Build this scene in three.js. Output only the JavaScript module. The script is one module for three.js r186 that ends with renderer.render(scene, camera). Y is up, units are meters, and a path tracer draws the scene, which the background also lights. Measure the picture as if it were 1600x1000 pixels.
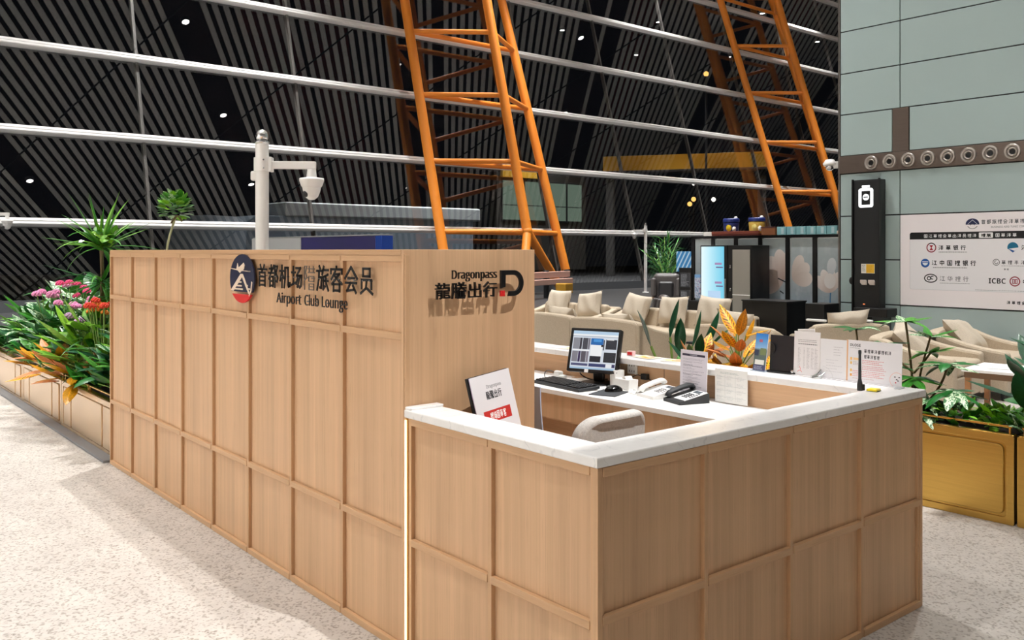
import * as THREE from 'three';
import { RoundedBoxGeometry } from 'three/addons/geometries/RoundedBoxGeometry.js';
import { mergeGeometries } from 'three/addons/utils/BufferGeometryUtils.js';
import { FontLoader } from 'three/addons/loaders/FontLoader.js';
import { TextGeometry } from 'three/addons/geometries/TextGeometry.js';
import { RectAreaLightUniformsLib } from 'three/addons/lights/RectAreaLightUniformsLib.js';
RectAreaLightUniformsLib.init();

// ---------------------------------------------------------------- camera, sky, exposure
// x runs along the glass wall, z towards the viewer and away from the glass wall, y is up
const scene = new THREE.Scene();
const camera = new THREE.PerspectiveCamera(2 * Math.atan(500 / 1384) * 180 / Math.PI, 1.6, 0.1, 400);
const YAW = 39.48 * Math.PI / 180;
camera.position.set(0, 1.7, 0);
camera.lookAt(Math.sin(YAW), 1.7, -Math.cos(YAW));
camera.setViewOffset(1600, 1000, 0, 108, 1600, 1000);
scene.background = new THREE.Color().setRGB(0.0022, 0.0026, 0.0034);
const renderer = new THREE.WebGLRenderer({ antialias: true });
renderer.toneMapping = THREE.LinearToneMapping;
renderer.toneMappingExposure = 1.0;
renderer.shadowMap.enabled = true;
const SPOT = 1750;              // candela of one ceiling downlight
const CEIL = 20;                // height of the slatted ceiling

// ---------------------------------------------------------------- helpers
let seed = 7;
const rnd = () => { seed = (seed * 1664525 + 1013904223) >>> 0; return seed / 4294967296; };
const rr = (a, b) => a + (b - a) * rnd();
const pick = (a) => a[Math.floor(rnd() * a.length)];
const V = (x, y, z) => new THREE.Vector3(x, y, z);
const RAD = Math.PI / 180;
const taken = {};
function numbered(name) { const n = taken[name] = (taken[name] ?? -1) + 1; return n ? `${name}_${String(n).padStart(3, '0')}` : name; }
function part(parent, name, geo, mat, p, r, s) {
  const m = new THREE.Mesh(geo, mat); m.name = name;
  if (p) m.position.set(...p); if (r) m.rotation.set(...r); if (s) Array.isArray(s) ? m.scale.set(...s) : m.scale.setScalar(s);
  parent.add(m); return m;
}
function sub(parent, name, p, r) { const g = new THREE.Group(); g.name = name; if (p) g.position.set(...p); if (r) g.rotation.set(...r); parent.add(g); return g; }
function thing(name, label, category, p = [0, 0, 0], turn = 0, group) {
  const g = new THREE.Group(); g.name = numbered(name); g.position.set(...p); g.rotation.y = turn;
  g.userData = { label, category }; if (group) g.userData.group = group; scene.add(g); return g;
}
function tagged(mesh, name, label, category, group) {
  mesh.name = numbered(name); mesh.userData = { label, category }; if (group) mesh.userData.group = group; scene.add(mesh); return mesh;
}
function struct(name, label, category = 'structure') { const g = new THREE.Group(); g.name = name; g.userData = { kind: 'structure', label, category }; scene.add(g); return g; }
function copy(src, label, p, turn = 0) {
  const base = src.name.replace(/_\d{3}$/, ''); const c = src.clone(); c.name = numbered(base); c.userData = { ...src.userData, label }; c.position.set(...p); c.rotation.y = turn; scene.add(c); return c;
}
// uv in metres from the dominant axis of each face; v follows y so that grain stands upright
function metric(geo, du = 0, dv = 0, swap = false) {
  if (geo.index) geo = geo.toNonIndexed();
  const p = geo.attributes.position, uv = new Float32Array(p.count * 2), a = V(), b = V(), c = V(), n = V();
  for (let i = 0; i < p.count; i += 3) {
    a.fromBufferAttribute(p, i); b.fromBufferAttribute(p, i + 1); c.fromBufferAttribute(p, i + 2);
    n.crossVectors(b.clone().sub(a), c.clone().sub(a)); const X = Math.abs(n.x), Y = Math.abs(n.y), Z = Math.abs(n.z);
    [a, b, c].forEach((q, k) => {
      let [u, v] = X >= Y && X >= Z ? [q.z, q.y] : Y >= Z ? [q.x, q.z] : [q.x, q.y];
      if (swap) [u, v] = [v, u];
      uv[(i + k) * 2] = u + du; uv[(i + k) * 2 + 1] = v + dv;
    });
  }
  geo.setAttribute('uv', new THREE.BufferAttribute(uv, 2)); return geo;
}
const boxCache = {};
function box(w, h, d, r = 0.004, seg = 1, du = 0, dv = 0, swap = false) {
  const k = [w, h, d, r, seg, du, dv, swap].map((q) => typeof q === 'number' ? q.toFixed(4) : q).join();
  if (!boxCache[k]) {
    const rad = Math.min(r, w / 2.01, h / 2.01, d / 2.01);
    boxCache[k] = metric(rad > 0.0003 ? new RoundedBoxGeometry(w, h, d, seg, rad) : new THREE.BoxGeometry(w, h, d), du, dv, swap);
  }
  return boxCache[k];
}
function merged(list) { const l = list.map((g) => { const q = g.index ? g.toNonIndexed() : g.clone(); for (const k of Object.keys(q.attributes)) if (!['position', 'normal', 'uv'].includes(k)) q.deleteAttribute(k); return q; }); return mergeGeometries(l); }
function at(geo, p, r) { const g = geo.clone(); if (r) g.applyMatrix4(new THREE.Matrix4().makeRotationFromEuler(new THREE.Euler(...r))); if (p) g.translate(...p); return g; }
function tube(pts, r, seg = 16, rs = 8) { return new THREE.TubeGeometry(new THREE.CatmullRomCurve3(pts.map((p) => V(...p)), false, 'centripetal'), seg, r, rs, false); }
function bar(a, b, r, rs = 14, r2) {            // a straight round bar from a to b
  const A = V(...a), B = V(...b), g = new THREE.CylinderGeometry(r2 ?? r, r, A.distanceTo(B), rs, 1);
  const q = new THREE.Quaternion().setFromUnitVectors(V(0, 1, 0), B.clone().sub(A).normalize());
  g.applyQuaternion(q); g.translate(...A.add(B).multiplyScalar(0.5).toArray()); return g;
}
function lathe(pts, seg = 24) { return new THREE.LatheGeometry(pts.map(([x, y]) => new THREE.Vector2(x, y)), seg); }
function roundRect(w, h, r) {
  const s = new THREE.Shape(), x = -w / 2, y = -h / 2;
  s.moveTo(x + r, y); s.lineTo(x + w - r, y); s.absarc(x + w - r, y + r, r, -Math.PI / 2, 0); s.lineTo(x + w, y + h - r); s.absarc(x + w - r, y + h - r, r, 0, Math.PI / 2);
  s.lineTo(x + r, y + h); s.absarc(x + r, y + h - r, r, Math.PI / 2, Math.PI); s.lineTo(x, y + r); s.absarc(x + r, y + r, r, Math.PI, 1.5 * Math.PI); return s;
}
function plate(shape, depth, bevel = 0.002, curve = 10) { return new THREE.ExtrudeGeometry(shape, { depth: Math.max(0.0005, depth - 2 * bevel), bevelEnabled: bevel > 0, bevelSize: bevel, bevelThickness: bevel, bevelOffset: -bevel, bevelSegments: 2, curveSegments: curve }).translate(0, 0, bevel); }
function poly(pts) { const s = new THREE.Shape(); pts.forEach(([x, y], i) => i ? s.lineTo(x, y) : s.moveTo(x, y)); return s; }

// ---------------------------------------------------------------- textures
function noise2(w, h, sx, sy, sd) {              // tiling value noise, sx by sy cells
  const g = new Float32Array(sx * sy); let s = sd * 2654435761 >>> 0;
  for (let i = 0; i < g.length; i++) { s = (s * 1664525 + 1013904223) >>> 0; g[i] = s / 4294967296; }
  const o = new Float32Array(w * h), f = (t) => t * t * (3 - 2 * t);
  for (let y = 0; y < h; y++) {
    const gy = y / h * sy, y0 = Math.floor(gy) % sy, y1 = (y0 + 1) % sy, ty = f(gy - Math.floor(gy));
    for (let x = 0; x < w; x++) {
      const gx = x / w * sx, x0 = Math.floor(gx) % sx, x1 = (x0 + 1) % sx, tx = f(gx - Math.floor(gx));
      o[y * w + x] = (g[y0 * sx + x0] * (1 - tx) + g[y0 * sx + x1] * tx) * (1 - ty) + (g[y1 * sx + x0] * (1 - tx) + g[y1 * sx + x1] * tx) * ty;
    }
  }
  return o;
}
function dataTex(w, h, fn, repeat = [1, 1], srgb = true) {
  const d = new Uint8Array(w * h * 4);
  for (let i = 0; i < w * h; i++) { const c = fn(i % w, Math.floor(i / w), i); d[i * 4] = Math.max(0, Math.min(255, c[0])); d[i * 4 + 1] = Math.max(0, Math.min(255, c[1])); d[i * 4 + 2] = Math.max(0, Math.min(255, c[2])); d[i * 4 + 3] = 255; }
  const t = new THREE.DataTexture(d, w, h); t.wrapS = t.wrapT = THREE.RepeatWrapping; t.magFilter = THREE.LinearFilter; t.minFilter = THREE.LinearMipmapLinearFilter; t.generateMipmaps = true;
  if (srgb) t.colorSpace = THREE.SRGBColorSpace; t.repeat.set(...repeat); t.needsUpdate = true; return t;
}
function canvasTex(w, h, draw) {
  const c = document.createElement('canvas'); c.width = w; c.height = h; const g = c.getContext('2d'); draw(g, w, h);
  const t = new THREE.CanvasTexture(c); t.colorSpace = THREE.SRGBColorSpace; return t;
}
const woodTex = (() => {
  const w = 512, h = 512, a = noise2(w, h, 150, 3, 1), b = noise2(w, h, 40, 2, 2), c = noise2(w, h, 9, 2, 3), e = noise2(w, h, 256, 14, 4);
  return dataTex(w, h, (x, y, i) => { const t = (a[i] - 0.5) * 0.045 + (b[i] - 0.5) * 0.06 + (c[i] - 0.5) * 0.06 - (e[i] > 0.8 ? (e[i] - 0.8) * 0.3 : 0); return [206 * (1 + t), 173 * (1 + t * 1.1), 141 * (1 + t * 1.2)]; }, [1 / 0.9, 1 / 1.6]);
})();
const floorTex = (() => {
  const w = 1024, h = 1024, a = noise2(w, h, 115, 115, 11), b = noise2(w, h, 190, 190, 12), c = noise2(w, h, 7, 7, 13), e = noise2(w, h, 120, 120, 14), q = noise2(w, h, 60, 60, 15);
  return dataTex(w, h, (x, y, i) => {
    const m = a[i] * 0.55 + b[i] * 0.45, fl = m > 0.56 ? Math.min(1, (m - 0.56) * 6) : 0, dk = e[i] > 0.82 && b[i] > 0.5 ? 0.5 : 0, lt = 1 + (c[i] - 0.5) * 0.05 + (q[i] - 0.5) * 0.05;
    const f = Math.min(1, fl * 0.62 + dk * 0.7); return [(195 - 60 * f) * lt, (188 - 62 * f) * lt, (181 - 64 * f) * lt];
  }, [1 / 1.5, 1 / 1.5]);
})();
const stoneTex = (() => {
  const w = 512, h = 512, a = noise2(w, h, 6, 6, 21), b = noise2(w, h, 14, 14, 22), c = noise2(w, h, 40, 40, 23);
  return dataTex(w, h, (x, y, i) => { const m = Math.abs(a[i] + b[i] * 0.5 + c[i] * 0.18 - 0.84); const v = m < 0.025 ? (0.025 - m) / 0.025 * 0.16 : 0; return [240 - 120 * v + (c[i] - 0.5) * 5, 238 - 115 * v + (c[i] - 0.5) * 5, 236 - 105 * v + (c[i] - 0.5) * 5]; }, [1 / 0.8, 1 / 0.8]);
})();
const weaveTex = (() => {
  const w = 256, h = 256, a = noise2(w, h, 128, 128, 31), b = noise2(w, h, 30, 30, 32);
  return dataTex(w, h, (x, y, i) => { const t = 1 + (a[i] - 0.5) * 0.16 + (b[i] - 0.5) * 0.06; return [236 * t, 236 * t, 236 * t]; }, [4, 4]);
})();
const brushTex = (() => {
  const w = 256, h = 256, a = noise2(w, h, 4, 128, 41), b = noise2(w, h, 3, 40, 42);
  return dataTex(w, h, (x, y, i) => { const t = 0.95 + (a[i] - 0.5) * 0.025 + (b[i] - 0.5) * 0.03; return [255 * t, 255 * t, 255 * t]; }, [1 / 0.6, 1 / 0.4]);
})();
const leafTex = (() => {                         // u across the blade, v along it: midrib and side veins
  const w = 64, h = 128, a = noise2(w, h, 16, 24, 51);
  return dataTex(w, h, (x, y, i) => { const u = Math.abs(x / w - 0.5) * 2, v = y / h, rib = u < 0.07 ? 0.28 : 0, side = ((v * 11 - u * 1.6) % 1 + 1) % 1 < 0.14 ? 0.1 : 0, t = 0.82 + rib + side + (a[i] - 0.5) * 0.22; return [255 * t, 255 * t, 255 * t]; });
})();
const spotLeafTex = (() => {                     // pale variegated blotches printed on the blade
  const w = 64, h = 128, a = noise2(w, h, 9, 16, 52), b = noise2(w, h, 26, 44, 53);
  return dataTex(w, h, (x, y, i) => { const u = Math.abs(x / w - 0.5) * 2, m = a[i] * 0.6 + b[i] * 0.4 - u * 0.22 > 0.4; return m ? [196, 214, 180] : [46, 104, 52]; });
})();
const crotonTex = (() => {
  const w = 64, h = 128, a = noise2(w, h, 9, 10, 54);
  return dataTex(w, h, (x, y, i) => { const u = Math.abs(x / w - 0.5) * 2, v = y / h, vein = ((v * 9 - u * 1.8) % 1 + 1) % 1 < 0.34 || u < 0.13 || u > 0.86, k = a[i]; return vein ? [250, 178 + 40 * k, 30] : k > 0.55 ? [120, 74, 22] : [212, 120, 22]; });
})();

// ---------------------------------------------------------------- materials
const col = (c) => typeof c === 'number' || typeof c === 'string' ? new THREE.Color(c) : new THREE.Color().setRGB(...c);
function M(color, roughness = 0.6, more = {}) { const { phys, ...rest } = more; return new THREE[phys ? 'MeshPhysicalMaterial' : 'MeshStandardMaterial']({ color: col(color), roughness, ...rest }); }
const mat = {
  wood: M(0xfff6ea, 0.5, { map: woodTex }),
  batten: M(0xf6ead9, 0.45, { map: woodTex }),
  stone: M(0xffffff, 0.28, { map: stoneTex }),
  floor: M(0xffffff, 0.5, { map: floorTex }),
  white: M(0xf6f4f2, 0.4), whitePlastic: M(0xecebe8, 0.32), paper: M(0xf2f0ef, 0.75),
  black: M(0x0d0d0f, 0.42), blackGloss: M(0x08080a, 0.14), charcoal: M(0x26282b, 0.5), darkGrey: M(0x3b3d40, 0.55), grey: M(0x8b8c8d, 0.5),
  lacquer: M(0x0c0c0e, 0.35), red: M(0xd31f1f, 0.45), navy: M(0x0c1638, 0.4), cream: M(0xe9d3bb, 0.5),
  orange: M(0xe88a2c, 0.42), rail: M(0xf1efed, 0.35, { metalness: 0.0 }), mullion: M(0x5a5754, 0.5, { metalness: 0.2 }),
  steel: M(0x8d8580, 0.36, { metalness: 0.85, map: brushTex }), chrome: M(0xd8d8da, 0.12, { metalness: 1 }), bronze: M(0x7d6f66, 0.38, { metalness: 0.7, map: brushTex }),
  gold: M(0xd9b25f, 0.3, { metalness: 0.9, map: brushTex }), champagne: M(0xd6b894, 0.22, { metalness: 0.55 }), goldEdge: M(0xd7ab58, 0.25, { metalness: 0.95 }),
  greenGlass: M(0xafc2c2, 0.13, { phys: true, clearcoat: 0.6, clearcoatRoughness: 0.04 }), joint: M(0x1c1e1f, 0.7),
  sofa: M(0xcdbca4, 0.62, { map: weaveTex }), cushion: M(0xd6c8b4, 0.7, { map: weaveTex }),
  fabric: M(0xd6d2cd, 0.9, { map: weaveTex }), soil: M(0x2a1d14, 0.95), slat: M(0xe2e3df, 0.6), deck: M(0x241414, 0.9), deckRed: M(0x5a1512, 0.9),
  hallWall: M(0x9a9a98, 0.8), skirting: M(0x8a8b8e, 0.45, { metalness: 0.4 }),
};
// ================================================================ THE HALL
const HX0 = -34, HX1 = 104, HZ0 = -34, HZ1 = 20;
{
  const f = struct('floor', 'pale speckled terrazzo floor of the terminal hall', 'floor');
  part(f, 'terrazzo', metric(new THREE.BoxGeometry(HX1 - HX0, 0.2, HZ1 + 27.7)), mat.floor, [(HX0 + HX1) / 2, -0.1, (HZ1 - 27.7) / 2]);
  part(f, 'dark_border', metric(new THREE.BoxGeometry(HX1 - HX0 - 0.2, 0.02, 11.4)), M(0x1d1e20, 0.55), [(HX0 + HX1) / 2, 0.006, -21.9]);
  const walls = [['wall_left', [0.4, CEIL + 2, HZ1 - HZ0], [HX0 - 0.2, (CEIL + 2) / 2, (HZ0 + HZ1) / 2]], ['wall_far_right', [0.4, CEIL + 2, HZ1 - HZ0], [HX1 + 0.2, (CEIL + 2) / 2, (HZ0 + HZ1) / 2]], ['wall_back', [HX1 - HX0 + 0.8, CEIL + 2, 0.4], [(HX0 + HX1) / 2, (CEIL + 2) / 2, HZ1 + 0.2]]];
  for (const [n, s, p] of walls) { const g = struct(n, 'plain grey end wall of the hall, outside the picture', 'wall'); part(g, 'wall_face', new THREE.BoxGeometry(...s), mat.hallWall, p); }
}
// ---- slatted ceiling, mirrored in the leaning glass; slats run 31.5 degrees off the wall's normal
const CA = 31.5 * RAD, CU = V(Math.sin(CA), 0, Math.cos(CA)), CW = V(Math.cos(CA), 0, -Math.sin(CA));
const CHANNELS = [-22.3, -10.9, 0.5, 11.8, 23.4, 34.7, 46.4, 58.6, 70.6, 82];
{
  const c = struct('ceiling', 'white slatted ceiling mirrored in the dark glass wall', 'ceiling');
  part(c, 'roof_deck', new THREE.BoxGeometry(HX1 - HX0 + 0.8, 0.3, HZ1 - HZ0 + 1), mat.deck, [(HX0 + HX1) / 2, CEIL + 1.65, (HZ0 + HZ1) / 2]);
  const slat = new RoundedBoxGeometry(0.26, 0.07, 1, 1, 0.012), X0 = HX0 + 0.1, X1 = HX1 - 0.1, Z0 = HZ0 + 1.3, Z1 = HZ1 - 0.1;
  const clip = (w) => {
    let s0 = -200, s1 = 200; const p = CW.clone().multiplyScalar(w);
    for (const [q, d, lo, hi] of [[p.x, CU.x, X0, X1], [p.z, CU.z, Z0, Z1]]) { s0 = Math.max(s0, (lo - q) / d); s1 = Math.min(s1, (hi - q) / d); }
    return [s0, s1];
  };
  for (let w = -26; w < 104; w += 0.5) {
    if (CHANNELS.some((q) => Math.abs(q - w) < 0.62 || (q > 30 && q < 80 && Math.abs(q + 1.9 - w) < 0.3))) continue;
    const [s0, s1] = clip(w); if (s1 - s0 < 0.6) continue;
    const p = CW.clone().multiplyScalar(w).addScaledVector(CU, (s0 + s1) / 2);
    part(c, 'slat', slat, mat.slat, [p.x, CEIL, p.z], [0, CA, 0], [1, 1, s1 - s0]);
  }
  const carrier = new THREE.BoxGeometry(0.06, 0.08, 1);          // thin carriers the slats hang from
  for (let k = -3; k < 11; k++) { const b = V(k * 9, 0, -4), d = V(0.35, 0, -0.94).normalize(); const a = b.clone().addScaledVector(d, -22), e = b.clone().addScaledVector(d, 24); part(c, 'carrier', carrier, mat.black, [(a.x + e.x) / 2, CEIL - 0.06, (a.z + e.z) / 2], [0, Math.atan2(d.x, d.z), 0], [1, 1, 46]); }
  for (const w of [27.2, 30.2, 51, 64]) { const [s0, s1] = clip(w); const p = CW.clone().multiplyScalar(w).addScaledVector(CU, (s0 + s1) / 2); part(c, 'red_roof_panel', new THREE.BoxGeometry(2.4, 0.06, 1), mat.deckRed, [p.x, CEIL + 0.75, p.z], [0, CA, 0], [1, 1, s1 - s0 - 1.4]); }
}
// ---- downlights along the dark channels
{
  const bezel = lathe([[0.17, 0.0], [0.21, -0.01], [0.225, 0.02], [0.225, 0.22], [0.17, 0.22]], 24), lens = new THREE.CylinderGeometry(0.17, 0.17, 0.03, 24), glow = M(0x111111, 0.4, { emissive: col([1, 0.97, 0.93]), emissiveIntensity: 26 });
  const L = (x, z, power = 1, angle = 46) => {
    const g = thing('ceiling_downlight', 'round bright downlight in the slatted ceiling, mirrored in the glass wall', 'downlight', [x, CEIL - 0.02, z], 0, 'ceiling downlights');
    part(g, 'bezel', bezel, mat.darkGrey); part(g, 'lens', lens, glow, [0, 0.03, 0]);
    const s = new THREE.SpotLight(new THREE.Color().setRGB(1, 0.985, 0.965), SPOT * power, 0, angle * RAD, 0.85, 2); s.position.set(0, -0.03, 0); s.target.position.set(0, -10, 0); s.shadow.radius = 9; s.castShadow = true; s.shadow.mapSize.set(1024, 1024); g.add(s, s.target);
  };
  const row = (w, s, power = FAR, angle = 35) => { const p = CW.clone().multiplyScalar(w).addScaledVector(CU, s); L(p.x, p.z, power, angle); };
  const FAR = 1.0;
  row(-22.3, -16.5, 6.2, 62); row(-22.3, -24, 4.6, 62);
  row(-10.9, -8, 0.4, 46); row(-10.9, -16, 0.5, 46); row(-10.9, 0, 0.1, 40); row(-10.9, 8, 0.1, 40);
  row(0.5, -24, 1.0, 44); row(0.5, -16, 0.8, 42); row(0.5, -8, 0.3, 38); row(0.5, 0.5, 0.1, 36); row(0.5, 9, 1.5, 46);
  row(11.8, -22, 1.2, 44); row(11.8, -14, 0.4, 40); row(11.8, -6, 0.55, 38); row(11.8, 2, 0.25, 34); row(11.8, 10, 0.12, 36);
  for (const s of [-16.5, -8.3, 0.0, 8.2, 13]) row(23.4, s, s < -10 ? 1.3 : FAR);
  for (const s of [-17.5, -9, -1, 7, 14]) row(34.0, s, s < -10 ? 1.3 : FAR);
  row(35.9, -17.0, 0.4);
  for (const s of [-25, -17.5, -8.5, 0.5, 9]) row(46.0, s, s < -10 ? 1.4 : 0.7);
  for (const s of [-26.5, -19.0, -11.4]) row(47.9, s, 0.3);
  for (const s of [-17.5, -9.5, -1, 7]) row(58.6, s, s < -10 ? 1.15 : 0.55);
  for (const s of [-20, -12, -4]) row(60, s, 0.2);
  for (const s of [-20, -12, -4, 4]) row(70.8, s, s < -10 ? 0.9 : 0.5);
  for (const s of [-16, -8, 0]) row(82, s, 0.3);
}
// ---- mezzanine floor above and behind the viewer; its edge shades the near side of the counter
{
  const g = struct('mezzanine', 'underside of an upper floor overhead, outside the picture', 'upper floor');
  part(g, 'floor_slab', box(11, 0.5, 7, 0.02), mat.hallWall, [6.5, 5.25, 3.68]); part(g, 'edge_fascia', box(11.04, 0.6, 0.06, 0.01), mat.bronze, [6.5, 5.25, 0.15]);
  for (const x of [1.6, 6.4]) part(g, 'column', new THREE.CylinderGeometry(0.25, 0.25, 5, 24), mat.white, [x, 2.5, 6.2]);
}
// ---- leaning glass wall
const LEAN = 15 * RAD, GW = V(0, 1.7, -28);
const BAY = [-13.2, -7.7, -2.2, 3.3, 8.8, 14.3, 19.6, 25.4, 30.7, 36.1, 41.7, 47.2, 52.7, 58.2, 63.7, 69.2, 74.7, 80.2, 85.7, 91.2, 96.7, 103.5];
const RAILS = [0.83, 3.64, 6.38, 9.08, 11.82, 14.56, 17.3];
{
  const g = struct('window_1', 'tall outward leaning glass wall with white rails, dark night behind it', 'window'); g.position.copy(GW); g.rotation.x = -LEAN;
  const glass = new THREE.MeshPhysicalMaterial({ color: 0xffffff, roughness: 0.0, transmission: 1, thickness: 0, ior: 1.7, specularIntensity: 1 });
  const S0 = -1.74, S1 = 19.2, len = BAY[BAY.length - 1] + 19.9;
  const prof = poly([[-0.11, -0.1], [0.13, -0.1], [0.16, -0.075], [0.16, -0.012], [0.06, -0.006], [0.06, 0.024], [0.13, 0.03], [0.13, 0.085], [0.1, 0.11], [-0.11, 0.11]]);
  const railGeo = new THREE.ExtrudeGeometry(prof, { depth: len, bevelEnabled: false }).rotateY(Math.PI / 2);
  // profile x looks to the room after the turn
  railGeo.scale(1, 1, -1); { const ix = railGeo.toNonIndexed ? railGeo : railGeo; const p = ix.attributes.position; for (let i = 0; i < p.count; i += 3) { for (const k of 'XYZ') { const q = p['get' + k](i + 1); p['set' + k](i + 1, p['get' + k](i + 2)); p['set' + k](i + 2, q); } } ix.computeVertexNormals(); }
  for (const s of RAILS) part(g, 'rail', railGeo, mat.rail, [-19.8, s, 0.03]);
  const rows = [S0, ...RAILS, S1], mull = new THREE.BoxGeometry(0.09, S1 - S0, 0.16);
  for (const x of BAY) { part(g, 'mullion', mull, mat.mullion, [x, (S0 + S1) / 2, -0.1]); }
  const xs = [-19.8, ...BAY], unit = new THREE.PlaneGeometry(1, 1);
  for (let i = 0; i + 1 < xs.length; i++) for (let k = 0; k + 1 < rows.length; k++) for (const z of [0, -0.03]) part(g, z ? 'outer_pane' : 'pane', unit, glass, [(xs[i] + xs[i + 1]) / 2, (rows[k] + rows[k + 1]) / 2, z], null, [xs[i + 1] - xs[i] - 0.02, rows[k + 1] - rows[k] - 0.02, 1]);
  part(g, 'sill', new THREE.BoxGeometry(len, 0.35, 0.4), mat.darkGrey, [-19.8 + len / 2, S0 + 0.1, 0]);
}
// a point of the leaning plane: x along it, height y, off metres in front of the glass
const onGlass = (x, y, off) => [x, y + off * Math.sin(LEAN) * 0, -(28 + (y - 1.7) * Math.tan(LEAN)) + off / Math.cos(LEAN)];

// ================================================================ ORANGE TRUSSES
function truss(label, x1, x3, x2, braces, foot) {
  const g = thing('steel_truss', label, 'truss', [0, 0, 0], 0, 'orange steel trusses'), top = 19.6, O = mat.orange, c1 = (y) => onGlass(x1(y), y, 0.65), c3 = (y) => onGlass(x3(y), y, 0.65), c2 = (y) => onGlass(x2(y), y, 2.55);
  part(g, 'chord', bar(c1(0), c1(top), 0.19, 20), O); part(g, 'chord', bar(c3(0.9), c3(top), 0.19, 20), O); part(g, 'chord', bar(c2(foot), c2(top), 0.19, 20), O);
  for (const y of braces) {
    part(g, 'brace', bar(c1(y), c2(y), 0.1, 14), O); part(g, 'brace', bar(c1(y), c3(y), 0.1, 14), O); part(g, 'brace', bar(c2(y), c3(y), 0.1, 14), O);
  }
  part(g, 'node', new THREE.SphereGeometry(0.21, 18, 12), O, c2(foot));
  const m = c2(foot), a = [m[0] - 1.0, 0, m[2] + 0.9], b = [m[0] + 2.6, 0, m[2] - 0.8];
  part(g, 'strut', bar(m, a, 0.17, 18), O); part(g, 'strut', bar(m, b, 0.17, 18), O);
  for (const q of [c1(0), a, b]) part(g, 'base_plate', new THREE.CylinderGeometry(0.36, 0.4, 0.06, 20), mat.charcoal, [q[0], 0.03, q[2]]);
  return g;
}
truss('orange tubular truss rising behind the white camera pole and the wooden partition', () => 19.17, (y) => 25.3 - y * 0.075, (y) => 21.8, [2.43, 5.15, 7.8, 10.4, 13.05, 15.8], 2.43);
truss('orange tubular truss beside the pale green wall, cut off by the picture top', (y) => 42.7 - y * 0.115, (y) => 48.4 - y * 0.13, (y) => 44.9 - y * 0.09, [4.95, 7.7, 10.5, 13.2, 16, 18.6], 2.6);
{
  // guard rail and fittings at the foot of the near truss
  const g = thing('guard_rail', 'low pinkish guard rail with dark post at the foot of an orange truss', 'rail', [20.9, -0.16, -23.6], 0.35);
  const pink = M(0xb28d80, 0.5);
  part(g, 'top_bar', box(3.4, 0.22, 0.2, 0.02), pink, [0.2, 1.0, 0]); part(g, 'top_bar', box(3.5, 0.2, 0.3, 0.02), pink, [0.1, 0.75, 0.1]);
  for (const x of [-1.5, 0.2, 1.8]) part(g, 'post', box(0.16, 1.0, 0.16, 0.02), mat.charcoal, [x, 0.66, 0]);
  const b = thing('brass_box', 'small yellow metal box below the guard rail', 'box', [20.6, 0.0, -22.2], 0.35);
  part(b, 'case', box(0.55, 0.34, 0.4, 0.03), M(0xb98a2e, 0.4, { metalness: 0.5 }), [0, 0.42, 0]); part(b, 'stand', box(0.4, 0.25, 0.3, 0.01), mat.black, [0, 0.125, 0]);
}
// ================================================================ OUTSIDE: jet bridge on the dark apron
{
  const apron = struct('apron', 'dark tarmac outside the glass', 'ground'); part(apron, 'tarmac', new THREE.BoxGeometry(160, 0.1, 60), M(0x15171a, 0.9), [40, -0.6, -62]);
  const g = thing('jet_bridge', 'dim blue grey passenger bridge standing outside behind the glass', 'jet bridge', [24, 0, -44], 0);
  const skin = M(0x5d6a76, 0.6), roof = M(0x8d9497, 0.6);
  const side = poly([[-7.4, 0.6], [-6.6, 2.9], [-5.6, 3.5], [8, 3.5], [8, 0.6]]);
  part(g, 'tunnel', plate(side, 3, 0.05).translate(0, 0, -1.5), skin, [0, 0, 0]); part(g, 'roof', box(12.6, 0.75, 3.2, 0.1), roof, [2.2, 3.85, 0]);
  part(g, 'cab', lathe([[0.01, 0.2], [1.9, 0.2], [2.1, 0.6], [2.0, 2.9], [1.5, 3.4], [0.01, 3.5]], 24), skin, [-7.6, 0, 0.2]);
  for (const x of [-2, 5]) part(g, 'leg', box(0.5, 1.4, 0.5, 0.05), mat.darkGrey, [x, 0, 0]);
  const lamp = thing('apron_floodlight', 'apron floodlight mast outside the glass, beyond the picture', 'lamp', [4, -0.5, -40]);
  part(lamp, 'mast', new THREE.CylinderGeometry(0.12, 0.16, 14, 12), mat.grey, [0, 7, 0]); part(lamp, 'lamp_head', box(0.6, 0.25, 0.4, 0.04), M(0x222222, 0.5, { emissive: col([1, 0.9, 0.8]), emissiveIntensity: 4 }), [0, 14, 0]);
  const s = new THREE.SpotLight(0xfff0dd, 260, 0, 60 * RAD, 0.6, 2); s.position.set(0, 13.8, 0); s.target.position.set(20, 2, -4); s.castShadow = true; lamp.add(s, s.target);
}

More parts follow.
